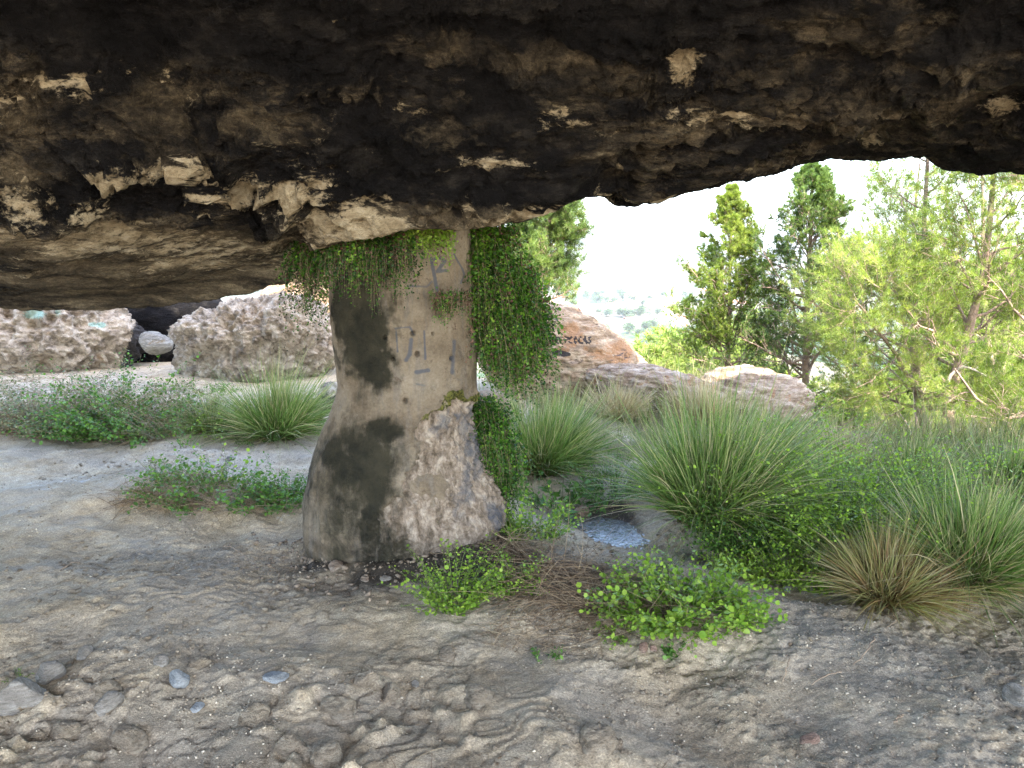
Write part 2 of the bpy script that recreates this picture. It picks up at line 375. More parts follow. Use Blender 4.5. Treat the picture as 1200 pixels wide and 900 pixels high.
lime = .36*np.exp(-((X+2.7)**2/.9+(Y-4.9)**2/.35))+.42*np.exp(-((X-1.5)**2/.9+(Y-3.7)**2/.18))+.35*np.exp(-((X+1.2)**2/.3+(Y-4.4)**2/.06))+.3*sm(8.5, 9.4, Y)*(X < -1)
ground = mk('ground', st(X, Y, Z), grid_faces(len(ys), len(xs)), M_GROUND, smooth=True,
            attrs={'wet_and_shade': ('POINT', wet_and_shade), 'veg': ('POINT', veg), 'lime': ('POINT', lime), 'far': ('POINT', sm(150, 260, Y))})
tag(ground, kind='structure')
print('ground', X.size, time.time()-T0)

# ------------------------------------------------------------------ cave roof
rim_px = [(-350, 366), (-120, 364), (0, 362), (100, 363), (180, 359), (250, 350), (300, 341), (340, 330), (352, 306), (375, 290), (400, 284), (430, 278), (480, 268), (520, 266), (560, 268),
          (590, 262), (620, 256), (650, 245), (668, 236), (685, 230), (705, 228), (722, 239), (745, 241), (765, 237), (800, 226), (850, 213), (900, 206), (940, 191), (975, 184), (1000, 186), (1030, 188),
          (1060, 183), (1082, 183), (1105, 197), (1150, 202), (1200, 201), (1400, 205), (1700, 215)]
rp = []
for a, b in rim_px:
    Yr = 4.45+.55*float(sm(420, 150, a))+.15*float(sm(800, 1200, a))
    rp.append(at(a, b, Yr))
rp = np.array(rp)
xr = axis(0, 4.0, .0125, 10, 1.10); xr = np.array([-v for v in xr[:0:-1]]+xr)
xr = np.clip(xr, -10, 10)
RY = np.interp(xr, rp[:, 0], rp[:, 1]); RZ = np.interp(xr, rp[:, 0], rp[:, 2])
wl = sm(-.75, -1.35, xr)                      # the lower slab left of the pillar
wc = np.exp(-((xr+.45)/.75)**2)               # ceiling pressing down onto the pillar
H = 4.15+1.5*sm(3.5, 2.5, xr)+2.0*sm(1.6, .7, xr)+.12*np.sin(xr*2.3)  # unseen cliff top, its height shaped to cast shade on the rocks in front
def prof(i):
    y, z = RY[i], RZ[i]; L, C_ = wl[i], wc[i]
    z37 = (1-L)*(z+.19)+L*(z+.42); z37 = z37*(1-C_)+C_*(1.66)
    z43 = (1-L)*(z+.05)+L*(z+.14); z43 = z43*(1-C_)+C_*1.66
    z33 = (1-L)*(z+.28)+L*(z+.66); z33 = z33*(1-C_)+C_*1.84
    z28 = 2.34+.1*L
    return [(-2.2, 3.9), (-2.35, 3.4), (-2.1, 3.0), (-1.1, 3.05), (1.2, 3.12), (2.2, 2.75), (2.8, z28), (3.3, z33), (3.7, z37), (y-.22, z43), (y, z),  # unseen rear edge, left open so light from behind reaches floor and ceiling
            (y+.14, z+.10), (y+.3, z+.5), (y+.45, z+1.2), (y+.35, H[i]-.6), (y-.1, H[i]), (-1.4, 4.5), (-1.9, 4.0)]
segn = [6, 8, 12, 24, 40, 46, 40, 38, 46, 24, 12, 16, 16, 16, 10, 14, 4]
nx = len(xr); rows = sum(segn)+1
RV = np.zeros((rows, nx, 3))
for i in range(nx):
    p = np.array(prof(i)); pe = np.vstack([2*p[0]-p[1], p, 2*p[-1]-p[-2]])
    k = 0
    for s_, n in enumerate(segn):
        u = np.linspace(0, 1, n, endpoint=False)[:, None]
        p0, p1, p2, p3 = pe[s_], pe[s_+1], pe[s_+2], pe[s_+3]
        q = .5*((2*p1)+(-p0+p2)*u+(2*p0-5*p1+4*p2-p3)*u*u+(-p0+3*p1-3*p2+p3)*u**3)
        q = p1+(p2-p1)*u if s_ in (15, 16) else q
        RV[k:k+n, i, 1:] = q; k += n
    RV[k, i, 1:] = p[-1]
RV[:, :, 0] = xr[None]
def normals(V):
    du = np.gradient(V, axis=1); dv = np.gradient(V, axis=0)
    n = norm(np.cross(dv, du)); return n
Nn = normals(RV)
# orient outward: on the underside normal must point down
under = RV[90, :, :]
if Nn[90, nx//2, 2] > 0: Nn = -Nn
rimrow = sum(segn[:10]); rr = np.abs(np.arange(rows)-rimrow)[:, None]
soft = .25+.75*sm(0, 55, rr)                # keep the rim outline close to its drawn line
P = RV.copy()
Pw = P+.25*st(fbm(P*1.1, 2), fbm(P*1.1+31, 2), fbm(P*1.1+57, 2))
An = Pw*np.array([.8, 1.5, 1.5])
d = .13*fbm(An*.9, 3)*soft+.085*ridged(An*1.5+3, 3, .5)*soft*.6
px, py = proj(RV)
inv = (RV[..., 1] > 1.2)&(np.arange(rows)[:, None] < rimrow+30)
def ell(lst, px=px, py=py):
    s = np.zeros(px.shape)
    for (cx, cy, rx, ry, a) in lst:
        s = np.maximum(s, a*np.exp(-(((px-cx)/rx)**2+((py-cy)/ry)**2)**1.2))
    return s
nodz = ell([(130, 170, 70, 26, 1), (240, 180, 90, 32, 1), (330, 215, 110, 38, 1), (430, 250, 100, 34, 1), (560, 235, 110, 30, .7), (40, 210, 70, 40, .8), (650, 215, 60, 25, .5)])*inv
bill = 1-2*np.abs(perlin(Pw*np.array([5, 6, 6])))+.6*(1-2*np.abs(perlin(Pw*12.5+4)))+.35*(1-2*np.abs(perlin(Pw*27+4)))
d += nodz*.075*np.clip(bill, -.6, 2)
ang = ridged(Pw*np.array([3.0, 5.5, 5.5])+8, 4, .55)
d += (.026*ang+.010*fbm(P*13, 3, .6)+.004*fbm(P*42, 2))*(.5+.5*soft)
slabmask = sm(235, 260, py)*sm(400, 340, px)*inv*(RV[..., 1] > 3)
d *= (1-.55*slabmask)
d *= np.clip(1-np.exp(-((P[..., 0]-0)**2+(P[..., 1])**2)/1.0)*.2, 0, 1)
tq = fbm(Pw*np.array([1.0, 1.9, 1.9])+12, 3)*7+Pw[..., 2]*5
fq = tq-np.floor(tq); d += .045*(sm(.0, .22, fq)-fq)*soft*(1-.6*slabmask)*np.clip(.4+fbm(P*.8+3, 2), .1, 1)
tq = fbm(Pw*np.array([2.6, 5.0, 5.0])+2, 3)*4+Pw[..., 1]*3
fq = tq-np.floor(tq); d += .020*(sm(.0, .2, fq)-fq)*(.4+.6*soft)*(1-.5*slabmask)
RV2 = RV+Nn*d[..., None]
_rx = np.array([a for a, b in rim_px], float); _ry = np.array([b for a, b in rim_px], float)
tx, ty = proj(RV2); lim = np.interp(tx, _rx, _ry)+5*fbm(RV2*6, 4, .6)
over = np.maximum(0, ty-lim)*inv*(RV2[..., 1] > 2.2)*(np.arange(rows)[:, None] < rimrow+26)
RV2[..., 2] += np.where(over > 0, over/FPX*RV2[..., 1]*1.05, 0)
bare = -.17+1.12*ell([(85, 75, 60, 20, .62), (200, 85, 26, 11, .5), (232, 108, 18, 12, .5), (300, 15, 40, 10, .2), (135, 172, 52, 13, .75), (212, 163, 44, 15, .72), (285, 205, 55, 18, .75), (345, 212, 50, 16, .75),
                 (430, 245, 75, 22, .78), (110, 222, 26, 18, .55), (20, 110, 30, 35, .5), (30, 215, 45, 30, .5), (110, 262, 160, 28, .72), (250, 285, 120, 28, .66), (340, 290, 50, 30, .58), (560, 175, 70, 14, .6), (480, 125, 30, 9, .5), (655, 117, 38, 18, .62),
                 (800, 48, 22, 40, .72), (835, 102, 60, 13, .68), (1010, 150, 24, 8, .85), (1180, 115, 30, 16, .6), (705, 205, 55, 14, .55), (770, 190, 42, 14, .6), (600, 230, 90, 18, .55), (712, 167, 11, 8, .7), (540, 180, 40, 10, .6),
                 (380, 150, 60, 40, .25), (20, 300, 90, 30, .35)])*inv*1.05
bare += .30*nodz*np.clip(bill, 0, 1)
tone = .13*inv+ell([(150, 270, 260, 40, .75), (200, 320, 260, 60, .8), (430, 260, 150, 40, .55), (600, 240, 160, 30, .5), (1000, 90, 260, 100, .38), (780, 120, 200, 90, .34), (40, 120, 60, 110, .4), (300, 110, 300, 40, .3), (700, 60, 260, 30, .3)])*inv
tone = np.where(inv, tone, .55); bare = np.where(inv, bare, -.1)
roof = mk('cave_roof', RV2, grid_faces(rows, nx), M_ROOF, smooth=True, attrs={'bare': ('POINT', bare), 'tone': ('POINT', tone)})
tag(roof, 'massive sooty limestone cave roof overhanging the dusty floor', 'rock overhang')
print('roof', rows*nx, time.time()-T0)
ROOFV = RV2

# ------------------------------------------------------------------ pillar
prof_px = [(246, 397, 548), (265, 396, 549), (300, 389, 551), (350, 388, 555), (400, 392, 557), (450, 396, 557), (480, 388, 558), (500, 380, 561), (530, 372, 566), (560, 366, 573), (585, 361, 582), (605, 360, 583), (630, 361, 578), (660, 368, 570), (690, 372, 566)]
YC = 4.12
pz, pl_, pr_ = [], [], []
for (yy, l, r_) in prof_px:
    a = at(l, yy, YC); b = at(r_, yy, YC); pz.append(a[2]); pl_.append(a[0]); pr_.append(b[0])
pz = np.array(pz)[::-1]; pl_ = np.array(pl_)[::-1]; pr_ = np.array(pr_)[::-1]
NZ, NA = 330, 560
zz = np.linspace(-.22, 1.86, NZ)
cx = (np.interp(zz, pz, pl_)+np.interp(zz, pz, pr_))/2; hw = (np.interp(zz, pz, pr_)-np.interp(zz, pz, pl_))/2
ker = np.ones(15)/15
cx = np.convolve(np.pad(cx, 7, 'edge'), ker, 'valid'); hw = np.convolve(np.pad(hw, 7, 'edge'), ker, 'valid')
th = np.arange(NA)*2*pi/NA
TT, ZZ = np.meshgrid(th, zz)
rad = hw[:, None]*(1+.035*np.cos(3*TT+1)+.02*np.cos(5*TT+.4))
PX = cx[:, None]+rad*np.cos(TT)*.985; PY = YC+rad*.92*np.sin(TT)
PV = st(PX, PY, ZZ); out = st(np.cos(TT), np.sin(TT), 0*TT)
qx, qy = proj(PV); fr = np.sin(TT) < .15
el = lambda l: ell(l, qx, qy)*fr
w1 = fbm(PV*7, 4, .55); qxw = qx+14*w1; qyw = qy+14*fbm(PV*7+9, 4, .55)
# raw stone where the render has come away: right-hand tongue and the foot
edge_pts = np.array([(440, 640), (470, 590), (485, 560), (489, 500), (497, 485), (520, 472), (530, 458), (548, 462), (556, 470)])
edge_y = np.interp(qxw, edge_pts[:, 0], edge_pts[:, 1])
rawm = sm(-3, 6, qyw-edge_y)*(qx > 455)*fr
rawm = np.maximum(rawm, sm(-6, 10, qyw-(600+18*np.sin(qx*.05)))*fr*sm(395, 440, qx)*.9)
plp = ell([(505, 575, 18, 20, 1), (468, 520, 34, 44, .6)], qxw, qyw)*fr
rawm = np.clip(rawm-plp*1.2, 0, 1); rawm = np.where(fr, rawm, .6*sm(.1, .5, fbm(PV*2, 3)))
stain = np.clip(ell([(423, 345, 25, 80, 1.7), (430, 405, 25, 48, 1.7), (440, 300, 16, 30, .6), (425, 545, 58, 58, .8), (445, 503, 24, 16, .85), (385, 565, 28, 60, .5), (432, 620, 16, 70, .75), (380, 655, 40, 26, .5), (410, 500, 26, 22, .45), (445, 575, 20, 26, .5), (395, 300, 18, 60, .35), (405, 600, 60, 70, .5), (450, 650, 60, 30, .6), (455, 380, 10, 60, .6)], qxw, qyw), 0, 1.2)*fr
stain = stain*1.4+.02
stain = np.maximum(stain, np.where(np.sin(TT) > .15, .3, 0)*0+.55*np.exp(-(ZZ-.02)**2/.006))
moss = -.3+.95*np.exp(-((qyw-edge_y)/7)**2)*fr*(qx > 484)*(qy < 545)+ell([(535, 463, 18, 8, .5), (445, 505, 26, 18, .55), (400, 560, 40, 50, .3)], qxw, qyw)*fr
blue = -.25+(ell([(560, 520, 14, 60, .85), (541, 560, 12, 60, .7), (575, 600, 16, 20, .8), (548, 490, 12, 26, .8), (520, 500, 12, 28, .7), (498, 560, 10, 40, .45), (537, 430, 6, 40, .5)], qxw, qyw)*fr)
def stroke(px_, py_, pts, w):
    dmin = np.full(px_.shape, 1e9)
    for (x0, y0), (x1, y1) in zip(pts[:-1], pts[1:]):
        dx, dy = x1-x0, y1-y0; t_ = np.clip(((px_-x0)*dx+(py_-y0)*dy)/(dx*dx+dy*dy+1e-9), 0, 1)
        dmin = np.minimum(dmin, np.hypot(px_-x0-t_*dx, py_-y0-t_*dy))
    return np.exp(-(dmin/w)**2)
for pts, w, a in [([(505, 303), (510, 330), (514, 345)], 2.2, .8), ([(506, 305), (514, 301), (522, 306), (512, 318), (524, 317)], 2.2, .8), ([(532, 298), (540, 312), (544, 322), (540, 332)], 1.5, .55),
                  ([(463, 385), (480, 383), (485, 392)], 1.8, .6), ([(464, 386), (466, 412)], 1.5, .5), ([(482, 398), (480, 415), (476, 422)], 3, .7), ([(497, 388), (498, 420)], 1.8, .65), ([(488, 436), (502, 434)], 3, .65), ([(488, 450), (498, 452)], 2.5, .35),
                  ([(480, 335), (500, 336), (506, 330)], 2, .45), ([(531, 400), (530, 436)], 3.5, .55)]:
    blue = np.maximum(blue, -.25+stroke(qx, qy, pts, w*1.15)*(a+.3)*fr)
holes = np.zeros(qx.shape)
for hx, hy, hr in [(484, 391, 3.2), (507, 391, 2), (489, 415, 3.6), (460, 421, 3), (529, 420, 3), (475, 470, 3.4), (547, 394, 2), (549, 416, 1.6), (451, 396, 2.4)]:
    holes = np.maximum(holes, np.exp(-(((qx-hx)/(hr*.8))**2+((qy-hy)/(hr*.8))**2)**2)*fr*(.5+hr*.13))
disp = .012*fbm(PV*3, 3)+.006*fbm(PV*11, 3)-.022*rawm+rawm*(.026*fbm(PV*8+3, 5, .65)+.012*ridged(PV*17, 4, .6)-.01)+.0015*fbm(PV*45, 2)
disp += .010*ridged(st(PX*5, PY*5, ZZ*1.4), 3)*sm(.9, .3, ZZ)
disp += .018*np.exp(-((qyw-edge_y)/6)**2)*fr*(qx > 484)*(qy < 600)
disp -= .045*holes
disp += -.10*np.exp(-(((qx-520)/8)**2+((qy-358)/12)**2))*fr
disp += .035*np.cos(2*TT+.6)*sm(.75, .1, ZZ)
disp += .05*sm(.5, 0, ZZ)*fbm(st(PX*2, PY*2, ZZ*.5), 2)
PV2 = PV+out*disp[..., None]
pil = empty('rock_pillar', (cx[60], YC, 0))
po = mk('pillar_shaft', PV2-np.array([cx[60], YC, 0]), grid_faces(NZ, NA, True)[:, ::-1], M_PILLAR, pil, smooth=True,
        attrs={'raw': ('POINT', rawm), 'stain': ('POINT', stain), 'moss': ('POINT', moss), 'blue': ('POINT', blue-.05*0+holes*0)})
tag(pil, 'thick plastered rock pillar holding up the cave roof, flared foot', 'pillar')
print('pillar', time.time()-T0)

# ------------------------------------------------------------------ plants toolkit
def qcurve(A, D, L, bend, s):
    """points on quadratic curves: A,D,(N,3) L (N,) bend (N,3); s (M,) -> (N,M,3) and tangents"""
    s = np.asarray(s)
    if s.ndim == 1: s = np.broadcast_to(s, (len(A), len(s)))
    P = A[:, None]+D[:, None]*(L[:, None]*s)[..., None]+bend[:, None]*(L[:, None]*s*s)[..., None]
    T = D[:, None]+2*bend[:, None]*s[..., None]
    return P, norm(T)
def curve_tubes(A, D, L, bend, r, K=6, S=3, wiggle=0):
    P, _ = qcurve(A, D, L, bend, np.linspace(0, 1, K))
    if wiggle: P = P+wiggle*rng.normal(size=P.shape)*np.linspace(0, 1, K)[None, :, None]
    Rr = np.broadcast_to(np.asarray(r).reshape(-1, 1), (len(A), K))*np.linspace(1, .35, K)[None]
    return tubes(P, Rr, S)
def sprays(A, D, L, bend, M, tv, tf, size, width, s0=.1, pinch=True, jit=.5, upmix=1.0, shape=None):
    """leaves on both sides along curved stems"""
    N = len(A)
    s = np.linspace(s0, 1, M)[None]+rng.uniform(-.5, .5, (N, M))/M*(1-s0); s = np.clip(s, 0, 1)
    P, Tn = qcurve(A, D, L, bend, s)
    up = norm(np.broadcast_to(np.array([0, 0, 1.]), Tn.shape)*upmix+.35*rng.normal(size=Tn.shape))
    side = norm(np.cross(Tn, up)); sg = np.where(np.arange(M) % 2 == 0, 1., -1.)[None, :, None]
    w = (shape(s) if shape else np.sqrt(np.clip(s*(1.15-s)*3, 0, 1)))
    off = side*sg*(w*width*rng.uniform(.1, 1, (N, M)))[..., None]
    P = P+off
    dirn = norm(side*sg*.9+Tn*.5+jit*rng.normal(size=Tn.shape))
    B = basis(dirn.reshape(-1, 3), norm(up+.4*rng.normal(size=up.shape)).reshape(-1, 3))
    sz = (size*(.45+.95*rng.uniform(0, 1, (N, M))**1.3)*rng.uniform(.75, 1.2, (N, 1))*(.55+.45*np.clip(1.3-s, 0, 1))).reshape(-1)
    return scatter(tv, tf, P.reshape(-1, 3), B, sz)+(len(tf),)
def rattr(n, per, lo=0, hi=1, p=1.0):
    return np.repeat(np.clip(lo+(hi-lo)*rng.uniform(0, 1, n)**p, 0, 1), per)

def grass_mesh(n, rad, h, w, lean=.9, base_r=None, droop=.55, K=6, wind=(0, 0), hvar=.35, tip=1.0):
    a = rng.uniform(0, 2*pi, n); q = np.sqrt(rng.uniform(0, 1, n)); nc = max(6, n//55)
    ca = rng.uniform(0, 2*pi, nc); cq = rng.uniform(0, 1, nc)**.6; ck = rng.integers(0, nc, n); ch = rng.uniform(.62, 1.12, nc)[ck]; cb = rng.uniform(.5, 1.6, nc)[ck]
    mixc = rng.uniform(0, 1, n) < .75
    a = np.where(mixc, ca[ck]+.28*rng.normal(size=n), a); q = np.where(mixc, np.clip(cq[ck]+.10*rng.normal(size=n), .02, 1.1), q)
    br = (base_r or rad*.30)*q
    A = st(br*np.cos(a), br*np.sin(a), -.02+0*a)
    ln = lean*np.clip(q+.25*rng.normal(size=n), 0.02, 1.25)
    a2 = a+rng.normal(size=n)*.40; h = h*ch; droop = (droop*cb)[:, None]
    D = norm(st(np.cos(a2)*ln+wind[0], np.sin(a2)*ln+wind[1], 1+0*a))
    L = h*(1-hvar*rng.uniform(0, 1, n))*(1+.12*rng.normal(size=n))
    droop = droop[:, 0]; bend = st(np.cos(a2)*droop*ln*.55+wind[0]*.4, np.sin(a2)*droop*ln*.55+wind[1]*.4, -droop*(.12+.42*ln))*(.25+1.5*rng.uniform(0, 1, n)**1.5)[:, None]+.13*rng.normal(size=(n, 3))
    s = np.linspace(0, 1, K)
    P, Tn = qcurve(A, D, L, bend, s)
    side = norm(np.cross(Tn[:, 0], rand_unit(n)))[:, None]
    ww = (w*rng.uniform(.6, 1.3, n)[:, None]*(1-s[None]**2*.93))[..., None]
    V = np.stack([P-side*ww, P+side*ww], 2).reshape(n, K*2, 3)
    f = grid_faces(K, 2); F = (f[None]+(np.arange(n)*K*2)[:, None, None]).reshape(-1, 4)
    r0 = rng.uniform(-.30, .28, n)+rng.uniform(-.18, .14, nc)[ck]+np.where(rng.uniform(0, 1, n) < .12, .35, 0)
    rr_ = np.clip(np.repeat((s**.8)[None], n, 0)*tip*.75+.08+r0[:, None], 0, 1)
    return V.reshape(-1, 3), F, np.repeat(rr_, 2, axis=1).reshape(-1)
def tussock(px_, py_, h, rad, n, label, mat=None, w=.0034, lean=.9, wind=(0, 0), droop=.55, group=None, dry=.15, tip=1.0, loc=None, name='grass_tussock', base_r=None):
    p = on(px_, py_) if loc is None else loc; n = int(n*1.0)
    root = empty(name, p)
    V, F, r = grass_mesh(n, rad, h, w, lean, base_r, droop, 6, wind, tip=tip)
    mk('blades', V, F, mat or M_GRASS, root, attrs={'r': ('POINT', r)})
    nd = int(n*dry)
    if nd:
        V, F, r = grass_mesh(nd, rad, h*.62, w, lean*1.25, base_r, droop*1.5, 6, wind)
        mk('dead_blades', V, F, M_PALEGRASS if mat is None else M_DRYGRASS, root, attrs={'r': ('POINT', r)})
    return tag(root, label, 'grass tussock', group)

def weed(loc, rad, h, ns, nl, lsize, label, mat=M_LIME, tv=ROUND_V, tf=ROUND_F, cat='plant', name='leafy_weed', spread=1.0, droop=.25, width=.03, rr_=(0, 1), group=None, ell_=(1, 1), stem=M_STEM, stemr=.0018, upr=.6, dry=0, hang=False):
    root = empty(name, loc)
    a = rng.uniform(0, 2*pi, ns); q = np.sqrt(rng.uniform(0, 1, ns))
    A = st(q*rad*.75*np.cos(a)*ell_[0], q*rad*.75*np.sin(a)*ell_[1], 0*a)
    A[:, 2] = gh(A[:, 0]+loc[0], A[:, 1]+loc[1])-loc[2]-.01
    D = norm(st(np.cos(a)*spread*q+.25*rng.normal(size=ns), np.sin(a)*spread*q+.25*rng.normal(size=ns), upr+.6*rng.uniform(0, 1, ns)))
    L = h*(1.1-.5*q)*rng.uniform(.55, 1.25, ns)
    bend = st(np.cos(a)*.15, np.sin(a)*.15, -droop*rng.uniform(.3, 1.3, ns))
    V, F = curve_tubes(A, D, L, bend, stemr, 5, 3); mk('stem', V, F, stem, root, attrs={'r': ('FACE', rattr(ns, len(F)//ns))})
    V, F, per = sprays(A, D, L, bend, nl, tv, tf, lsize, width)
    mk('foliage', V, F, mat, root, attrs={'r': ('FACE', rattr(ns*nl, per, *rr_))})
    if dry:
        a = rng.uniform(0, 2*pi, dry); q = np.sqrt(rng.uniform(0, 1, dry))
        A = st(q*rad*np.cos(a)*ell_[0], q*rad*np.sin(a)*ell_[1], .01+(h*.6 if cat == 'shrub' else .05)*rng.uniform(0, 1, dry)); A[:, 2] += gh(A[:, 0]+loc[0], A[:, 1]+loc[1])-loc[2]
        D = norm(rng.normal(size=(dry, 3))*np.array([1.2, .9, .35])+np.array([0, 0, .15])); L = rng.uniform(.08, .26, dry)
        V, F = curve_tubes(A, D, L, np.tile([0, 0, -.25], (dry, 1))+.3*rng.normal(size=(dry, 3)), .0014, 6, 3)
        mk('dead_stems', V, F, M_DRYSTEM, root, attrs={'r': ('FACE', rattr(dry, len(F)//dry))})
    return tag(root, label, cat, group)

# ------------------------------------------------------------------ rocks
_ico = {}
def ico(n):
    if n not in _ico:
        bm = bmesh.new(); bmesh.ops.create_icosphere(bm, subdivisions=n, radius=1)
        V = np.array([v.co[:] for v in bm.verts]); F = np.array([[v.index for v in f.verts] for f in bm.faces]); bm.free(); _ico[n] = (V, F)
    return _ico[n]
def rock_shape(n, size, seed, planes=14, rough=.05, soft=9., fr_=3.0, strata=0.0, ball=.9):
    V, F = ico(n); r = np.random.default_rng(seed)
    pn = norm(r.normal(size=(planes, 3))); ph = r.uniform(.72, 1.0, planes)
    dots = np.clip(V@pn.T, 1e-3, None)/ph
    k = np.minimum((ball+np.sum(dots**soft, axis=1))**(-1/soft), 1.35)
    Q = V*k[:, None]*np.asarray(size)
    sc_ = float(np.mean(size)); off = seed*3.7
    d_ = rough*sc_*(fbm(Q/sc_*fr_+off, 5, .58)+.6*ridged(Q/sc_*fr_*1.7+off, 4, .55)-.5)
    if strata:
        zq = Q[:, 2]+.06*sc_*fbm(Q/sc_*1.3+off, 2)+Q[:, 0]*.08
        d_ += strata*sc_*(np.abs(((zq/sc_*6.5) % 1)-.5)*2-.5)*(.6+.4*perlin(Q/sc_*2+off))
    return Q+norm(V)*d_[:, None], F
def rock(name, loc, size, seed, mat, label, cat='rock', n=4, rot=0, tilt=(0, 0), attrs=None, group=None, **kw):
    V, F = rock_shape(n, size, seed, **kw)
    c, s = cos(rot), sin(rot); V = V@np.array([[c, s, 0], [-s, c, 0], [0, 0, 1]])
    if tilt[0]: c, s = cos(tilt[0]), sin(tilt[0]); V = V@np.array([[c, 0, -s], [0, 1, 0], [s, 0, c]])   # about y
    if tilt[1]: c, s = cos(tilt[1]), sin(tilt[1]); V = V@np.array([[1, 0, 0], [0, c, s], [0, -s, c]])
    at_ = attrs(V+np.asarray(loc)) if attrs else None
    o = mk(name, V, F, mat, None, smooth=True, attrs=at_); o.location = tuple(float(v) for v in loc)
    return tag(o, label, cat, group)

# graffiti letters as strokes in a unit box
LET = {'G': [[(.9, .8), (.5, 1), (.1, .7), (.1, .3), (.5, 0), (.9, .3), (.9, .5), (.55, .5)]], 'A': [[(0, 0), (.5, 1), (1, 0)], [(.2, .4), (.8, .4)]],
       'R': [[(.1, 0), (.1, 1), (.8, .85), (.75, .55), (.1, .5), (.9, 0)]], 'E': [[(.9, 1), (.1, 1), (.1, 0), (.9, 0)], [(.1, .5), (.7, .5)]],
       'P': [[(.1, 0), (.1, 1), (.85, .85), (.8, .5), (.1, .45)]], 'C': [[(.9, .85), (.5, 1), (.1, .6), (.1, .3), (.5, 0), (.9, .15)]],
       'O': [[(.5, 1), (.1, .6), (.1, .35), (.5, 0), (.9, .35), (.9, .6), (.5, 1)]], 'S': [[(.9, .9), (.5, 1), (.1, .75), (.9, .3), (.5, 0), (.1, .1)]],
       'V': [[(0, 1), (.5, 0), (1, 1)]], 'I': [[(.5, 0), (.5, 1)]], 'L': [[(.1, 1), (.1, 0), (.85, 0)]]}
def lettering(qx_, qy_, text, x, y, w, h, gap, sw, slope=0):
    m = np.zeros(qx_.shape)
    for ch in text:
        for s_ in LET.get(ch, []):
            m = np.maximum(m, stroke(qx_, qy_, [(x+u*w, y-v*h+slope*(x+u*w)) for u, v in s_], sw))
        x += w+gap
    return m
def paint_boulder(V):
    a, b = proj(V); f = V[:, 1] < 8.3
    m = lettering(a, b, 'GARREPCOCAS', 634.5, 402.5, 4.4, 8, 1.0, 1.0)
    m = np.maximum(m, lettering(a, b, 'LOL', 632, 391, 4, 7, 1.2, 1.0)); m = np.maximum(m, lettering(a, b, 'VIVA', 634, 378, 4.2, 6, 1.1, .9))
    m = np.maximum(m, .95*np.exp(-(((a-656)/15)**2+((b-414-(a-656)*.12)/4.2)**2)**2))
    return {'paint': ('POINT', m*f*1.1-.05)}
def paint_wall(V):
    a, b = proj(V)
    m = np.zeros(a.shape)
    for cx_, cy_, rx, ry, k in [(40, 368, 20, 9, .72), (68, 366, 8, 9, .6), (108, 380, 7, 4, .8), (118, 381, 9, 5, .85), (100, 372, 6, 3, .5)]:
        m = np.maximum(m, k*np.exp(-((a-cx_)/rx)**2-((b-cy_)/ry)**2))
    s = .9*np.exp(-((a-(178-(b-362)*.35))/18)**2)*(b > 340)  # darkness of the crevice painted as a black band on the wall
    return {'paint': ('POINT', m), 'soot_and_dark': ('POINT', s)}
def none_paint(V):
    a, b = proj(V)
    return {'paint': ('POINT', a*0-.5), 'soot_and_dark': ('POINT', .8*np.exp(-((a-(186-(b-362)*.35))/9)**2)-.3+0*a)}  # crevice darkness painted on the boulder's facing side too

c = at(683, 405, 8.0)
rock('graffiti_boulder', (c[0]-.25, 8.55, .28), (1.15, .75, .68), 11, M_ORANGE, 'orange brown boulder with black painted writing behind the pillar', 'boulder', n=7, tilt=(.30, .0), attrs=paint_boulder, rough=.045, soft=7, planes=12, strata=.012)
rock('flat_boulder', at(775, 462, 7.6)+np.array([0, .2, 0]), (.78, .5, .27), 23, M_BEDDED, 'low pale slab of rock between the two boulders', 'rock', n=6, tilt=(.2, 0), rough=.05, strata=.04)
c = at(888, 478, 7.7)
rock('bedded_boulder', (c[0]-.03, 8.0, c[2]-.22), (.88, .6, .58), 36, M_BEDDED, 'pale banded boulder with orange flank in front of the conifers', 'boulder', n=7, tilt=(.06, 0), rough=.04, soft=10, planes=16, strata=.07)
rock('half_hidden_rock', at(572, 480, 5.8), (.17, .17, .15), 5, M_ORANGE, 'small pinkish rock low behind the right edge of the pillar', 'rock', n=5, attrs=lambda V: {'paint': ('POINT', V[:, 0]*0-.5)})
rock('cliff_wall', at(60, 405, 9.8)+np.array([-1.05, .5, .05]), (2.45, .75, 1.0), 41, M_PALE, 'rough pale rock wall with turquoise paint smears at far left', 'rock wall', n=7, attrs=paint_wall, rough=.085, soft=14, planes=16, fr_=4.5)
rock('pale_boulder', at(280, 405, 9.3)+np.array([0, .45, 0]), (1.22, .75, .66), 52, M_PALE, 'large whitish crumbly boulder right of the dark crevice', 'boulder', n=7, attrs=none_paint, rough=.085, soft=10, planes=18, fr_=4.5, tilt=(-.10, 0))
rock('knobbly_boulder', at(338, 385, 9.0)+np.array([0, .3, 0]), (.42, .4, .38), 57, M_PALE, 'rounded grey boulder capping the right end of the whitish one', 'boulder', n=6, attrs=none_paint, rough=.08, fr_=4)
rock('chock_stone', at(182, 402, 8.75), (.19, .17, .15), 64, M_STONE, 'small rounded stone wedged in the dark crevice', 'rock', n=5, rough=.05)
rock('hillside_rock', at(375, 372, 12.5)+np.array([.1, .6, 0]), (1.25, .8, .95), 66, M_ORANGE, 'sunlit pinkish rock face glimpsed left of the hanging ferns', 'rock', n=6, attrs=lambda V: {'paint': ('POINT', V[:, 0]*0-.5)}, rough=.07)
